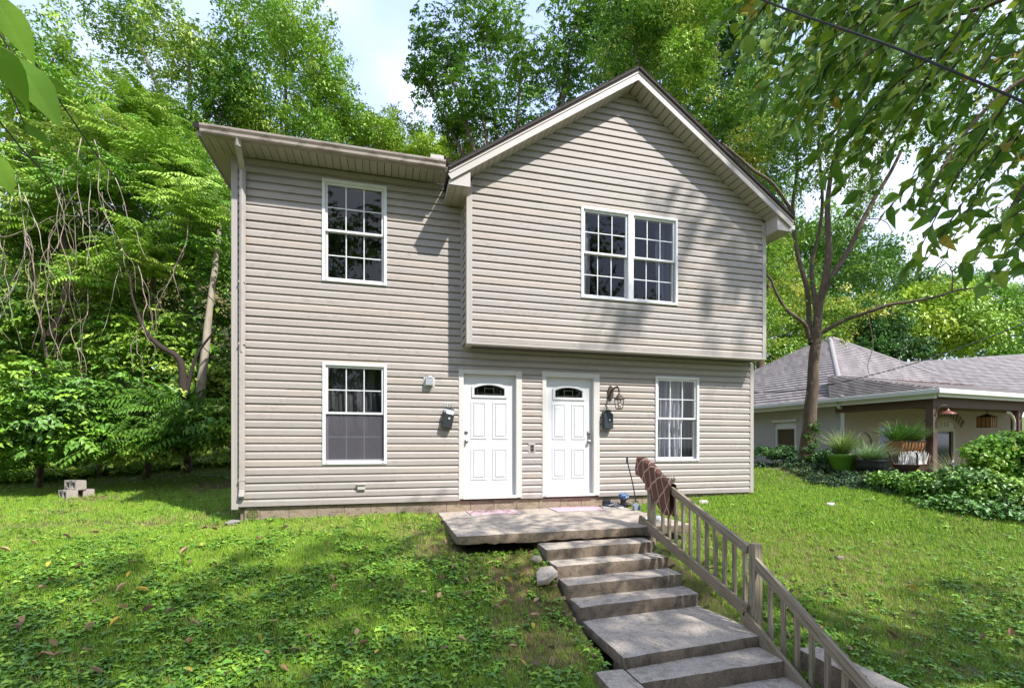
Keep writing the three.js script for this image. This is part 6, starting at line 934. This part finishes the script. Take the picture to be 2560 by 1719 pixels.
  const inView = (q) => q.px[0] > 1700 && q.px[0] < 2600 && q.px[1] > -40 && q.px[1] < 900;
  all.sort((a, b) => (inView(b) ? b.s / b.px[2] : 0) - (inView(a) ? a.s / a.px[2] : 0));
  const rest = [];
  all.forEach((q, i) => {
    const m = rnd() < 0.02 ? mats[5 + Math.floor(rnd() * 2)] : mats[Math.floor(Math.pow(rnd(), 1.4) * 5)];
    if (i < 290) { const o = obj('leaf', big[Math.floor(rnd() * 5)], m, t); o.position.copy(loc(q.p)); o.rotation.set(...q.e, 'YXZ'); o.scale.setScalar(q.s); } else rest.push([q, m]);
  });
  mats.forEach((m) => { const L = rest.filter((r) => r[1] === m); if (!L.length) return; const im = new THREE.InstancedMesh(big[mats.indexOf(m) % 5], m, L.length); L.forEach(([q], i) => im.setMatrixAt(i, M4.compose(loc(q.p), Q.setFromEuler(E4.set(...q.e, 'YXZ')), V(q.s, q.s, q.s)))); im.name = 'foliage'; im.castShadow = im.receiveShadow = true; im.userData.kind = 'stuff'; t.add(im); });
}
{ // near twig at the upper left
  const f = V(-1.6, ground(-1.6, 7.6), 7.6), t = thing('roadside_sapling', 'sapling beside the photographer holding out a few long green leaves', 'tree', f), loc = (p) => p.clone().sub(f);
  const tip = W(-30, -40, 1.15); obj('trunk', limb([V(0, -0.2, 0), loc(V(-1.7, 0.8, 7.6)), loc(V(-1.0, 2.4, 7.4)), loc(V(0.3, 2.6, 6.9)), loc(tip)], 0.018, 0.004, { sides: 7, step: 0.1 }), M.bark, t);
  const lg = [leafGeo(0.20, 0.085, 0.12, 0.25, false), leafGeo(0.17, 0.07, 0.1, 0.4, false)], mm = [[0.16, 0.32, 0.02], [0.20, 0.37, 0.025], [0.13, 0.28, 0.02]].map((c) => { const m = leafMat(0.5, 0.9); m.color.setRGB(...c); return m; });
  const LV = [[[-20, -20], [70, 120], 1.1], [[-10, 110], [45, 215], 1.15], [[35, 140], [135, 275], 1.2], [[110, 190], [170, 230], 1.5], [[-30, 380], [20, 460], 1.2], [[60, 310], [110, 345], 1.6]];
  LV.forEach(([a, b, Z], i) => { const A = W(a[0], a[1], Z), B = W(b[0], b[1], Z + R(-0.03, 0.05)), d = B.clone().sub(A), L = d.length(), o = obj('leaf', lg[i % 2], mm[i % 3], t); o.position.copy(loc(A)); const x = d.clone().normalize(), n = EYE.clone().sub(A).normalize(), z = x.clone().cross(n).normalize(), y = z.clone().cross(x); o.quaternion.setFromRotationMatrix(new THREE.Matrix4().makeBasis(x, y, z)); o.rotateX(R(-0.5, 0.5)); o.scale.setScalar(L / (i % 2 ? 0.165 : 0.195)); obj('twig', limb([loc(A), loc(A.clone().lerp(tip, 0.5).add(V(-0.03, 0.02, 0))), loc(tip)], 0.002, 0.003, { sides: 4, step: 0.06 }), M.bark, t); });
}
// trees across the street: what the window panes mirror
[[-7, 20, 15, 'street side tree opposite the left corner of the house'], [-1, 23, 16, 'street side tree opposite the screened window'], [6, 22, 15, 'street side tree opposite the two doors'], [14, 25, 15, 'street side tree opposite the gable'], [-14, 15, 9, 'street side tree beyond the roadside sapling'], [10, 21, 14, 'street side tree opposite the railing'], [2.5, 19, 8, 'street side tree opposite the porch steps'], [-4, 18, 8, 'street side tree opposite the upper left window']].forEach(([x, z, h, lab]) => {
  const f = V(x, ground(x, z), z), y = f.y; tree('street_tree', lab, f, [[0, h * 0.62, 0, 3.0, 3.2, 2.4], [-1.8, h * 0.45, 0.4, 2.4, 2.6, 1.8], [1.9, h * 0.5, -0.3, 2.4, 2.6, 1.8], [0.2, h * 0.88, 0.2, 2.4, 2.2, 1.6], [0.4, h * 0.22, -0.4, 3.4, 2.0, 1.8], [-2.6, h * 0.2, 0.6, 2.6, 1.8, 1.6]].map(([a, b, c, p, q, r]) => ({ c: V(x + a, y + b, z + c), r: [p, q, r], n: 150 })), SP.far, PAL.mid, { gap: 0.3, freq: 0.6, group: 'trees across the street' });
});

// ---------------------------------------------------------------- cables
function cable(label, pts, r) { return tag(obj('cable', tube(pts, r, 60, 6), M.cable), label, 'cable'); }
cable('black overhead cable crossing in front of the hanging boughs', [W(1500, -190, 3.4), W(1908, 0, 2.6), W(2235, 118, 2.15), W(2560, 255, 1.85), W(2900, 420, 1.6)], 0.0055);
cable('thin service cable running over the grey hip roof', [V(9.0, 2.3, -3.5), W(1960, 978, 13.6), W(2095, 957, 13.4), W(2315, 899, 13), W(2560, 810, 12.4), W(2900, 690, 11.6)], 0.012);
cable('thin dark cable slanting down to the house corner past the sapling', [W(-60, -60, 2.6), W(66, 124, 3.2), W(174, 290, 4.0), W(249, 398, 4.7), W(331, 493, 5.6), W(450, 660, 7.2), V(0.0, 2.55, -1.2)], 0.006);
cable('lower thin dark cable slanting towards the house corner', [W(-80, 220, 3.0), W(0, 307, 3.4), W(58, 377, 3.9), W(141, 468, 4.6), W(232, 572, 5.6), W(330, 690, 7.0), V(0.0, 1.6, -1.6)], 0.006);

// ---------------------------------------------------------------- lawn
rnd = mulberry(71);
{
  const tuftOf = (n, len, w) => { const P = []; for (let i = 0; i < n; i++) { const a = R(0, 6.283), l = len * R(0.5, 1.15), b = R(0.15, 0.9), ox = R(-0.035, 0.035), oz = R(-0.035, 0.035), c = Math.cos(a), s = Math.sin(a), q = [[ox - s * w, 0, oz + c * w], [ox + s * w, 0, oz - c * w], [ox + c * l * b * 0.45 + s * w * 0.7, l * 0.62, oz + s * l * b * 0.45 - c * w * 0.7], [ox + c * l * b * 0.45 - s * w * 0.7, l * 0.62, oz + s * l * b * 0.45 + c * w * 0.7], [ox + c * l * b, l * (1 - b * 0.35), oz + s * l * b]]; for (const k of [0, 1, 2, 0, 2, 3, 3, 2, 4]) P.push(...q[k]); } const g = new THREE.BufferGeometry(); g.setAttribute('position', new THREE.Float32BufferAttribute(P, 3)); g.computeVertexNormals(); return g; };
  const weedOf = (n, L, Wd) => { const lf = leafGeo(L, Wd, 0.2, 0.35), a = []; for (let i = 0; i < n; i++) a.push(put(lf, R(-0.02, 0.02), R(0.012, 0.05), R(-0.02, 0.02), R(-0.3, 0.3), i / n * 6.283 + R(-0.5, 0.5), R(-0.15, 0.5), R(0.6, 1.2))); return mergeGeometries(a); };
  const grass = [tuftOf(9, 0.055, 0.0017), tuftOf(9, 0.07, 0.0017), tuftOf(8, 0.045, 0.002)], weeds = [weedOf(5, 0.042, 0.034), weedOf(7, 0.032, 0.022), weedOf(4, 0.055, 0.027)];
  const inside = (x, z) => (x > -0.05 && x < 9.1 && z < -0.03) || (x > 2.97 && x < 6.26 && z < 2.14) || (x > 3.98 && x < 5.68 && z >= 2 && z < 5.7) || (x > 3.8 && x < 4.1 && z > 4.1) || (x > 5.72 && x < 6.0 && z > 4.28) || (x > 11.85 + 0.12 * Math.sin(z * 1.3) + (z > 1 ? (z - 1) * 0.2 : 0)) || (x < -10) || (z < -10);
  const G = grass.map(() => []), N = weeds.map(() => []), left = (x) => x < 4.8;
  const patch = (x, z) => fbm(x * 0.8 + 2, z * 0.8 + 7, 4, 3), weedy = (x, z) => smooth(0.25, 0.8, fbm(x * 3.4 + 12, z * 3.4 + 3, 6, 4)) * (left(x) ? 0.40 * smooth(-0.6, 2.6, z) + 0.10 : 0.20 * smooth(2.2, 4.5, z) + 0.03) + (left(x) ? 0.10 * smooth(1.5, 4, z) : 0.06 * smooth(3, 5, z));
  const seed = (nTry, zone) => {
    for (let i = 0; i < nTry; i++) {
      const x = R(zone[0], zone[1]), z = R(zone[2], zone[3]); if (inside(x, z)) continue;
      const y = ground(x, z), p = V(x, y - 0.004, z), [px, py, Z] = project(p); if (Z < 0.8 || px < -220 || px > 2780 || py > 1900) continue;
      if (rnd() > clamp(5.5 / Z, 0.2, 1)) continue;
      const b = bare(x, z); if (rnd() < b * 0.82) continue;
      const tuftSize = Z > 7 ? 1.35 : 1, m = patch(x, z);   // sparser tufts are built wider
      if (rnd() < weedy(x, z)) { const k = Math.floor(rnd() * 3), c = pick([[0.115, 0.265, 0.022], [0.155, 0.310, 0.026], [0.095, 0.225, 0.026], [0.230, 0.380, 0.034], [0.085, 0.200, 0.028]]), v = R(0.8, 1.25); N[k].push([p, R(0, 6.28), R(0.65, 1.25) * tuftSize, c[0] * v, c[1] * v, c[2] * v]); } else { const k = Math.floor(rnd() * 3), c = mixc(mixc([0.175, 0.345, 0.022], [0.33, 0.47, 0.034], m), rnd() < 0.10 + b * 0.5 ? [0.42, 0.32, 0.14] : [0.19, 0.36, 0.020], 0.5), v = R(0.8, 1.2); G[k].push([p, R(0, 6.28), R(0.7, 1.2) * tuftSize, c[0] * v, c[1] * v, c[2] * v]); }
    }
  };
  seed(92000, [-3.5, 4.1, -0.1, 6.4]); seed(60000, [5.6, 12, -0.2, 6.4]); seed(42000, [-8.4, 0.3, -7.5, 2]); seed(12000, [-10, 0, -10, -6]); seed(22000, [9, 12.4, -7, 1]); seed(9000, [-8.4, -3.4, 1, 6]);
  const place = (name, label, geos, lists, mat, shin) => {
    const t = thing(name, label, name === 'lawn_grass' ? 'grass' : 'weeds'); t.userData.kind = 'stuff';
    geos.forEach((g, k) => { const L = lists[k], m = new THREE.InstancedMesh(g, mat, L.length), col = new THREE.Color(); L.forEach(([p, a, s, r, gg, b], i) => { m.setMatrixAt(i, M4.compose(p, Q.setFromEuler(E4.set(R(-0.15, 0.15), a, R(-0.15, 0.15))), V(s, s, s))); m.setColorAt(i, col.setRGB(r, gg, b)); }); m.name = name === 'lawn_grass' ? 'blades' : 'leaves'; m.castShadow = m.receiveShadow = true; m.userData.kind = 'stuff'; t.add(m); });
  };
  place('lawn_grass', 'short patchy lawn grass around the house', grass, G, M.grass); place('lawn_weeds', 'broad leaved weeds and clover through the front lawn', weeds, N, M.gloss);
  console.log('grass', G.map((x) => x.length), 'weeds', N.map((x) => x.length));
  // fallen leaves, each curled its own way
  const lc = [[0.24, 0.14, 0.075], [0.34, 0.22, 0.12], [0.16, 0.10, 0.06], [0.42, 0.30, 0.17], [0.48, 0.36, 0.06]].map((c) => std(c, 0.85, { side: THREE.DoubleSide }));
  const lgs = [0, 1, 2, 3].map((k) => { const g = leafGeo(0.10, 0.040 + 0.008 * (k % 2), 0.5 + k * 0.4, -0.08 - k * 0.12, false); return g; });
  let made = 0; for (let i = 0; i < 900 && made < 120; i++) {
    const px = R(20, 2540), py = R(1330, 1710); const p = onGround(px, py); if (inside(p.x, p.z) || project(p)[2] > 9) continue; if (p.x > 5 && rnd() < 0.6) continue;
    const m = obj('fallen_leaf', lgs[i % 4], lc[rnd() < 0.1 ? 4 : Math.floor(rnd() * 4)]); m.position.copy(p); m.position.y += R(0.045, 0.065); m.rotation.set(R(-0.3, 0.3), R(0, 6.28), R(0.0, 0.2)); m.scale.set(R(0.6, 1.15), R(0.8, 1.4), R(0.6, 1.1)); tag(m, 'curled dry leaf fallen on the lawn', 'leaf', 'fallen leaves on the lawn'); made++;
  }
  for (let i = 0; i < 10; i++) { const m = obj('fallen_leaf', lgs[i % 4], lc[i % 4]); const k = i % 5; m.position.set(3.96 + R(-0.1, 0.02), ground(3.95, 2.5 + k * 0.2) + 0.06, 2.5 + k * 0.2 + R(-0.05, 0.05)); m.rotation.set(R(-0.6, 0.6), R(0, 6), R(-0.5, 0.5)); m.scale.setScalar(R(0.5, 0.9)); tag(m, 'dry leaf lodged against the left side of the steps', 'leaf', 'leaves lodged by the steps'); }
}
renderer.render(scene, camera);
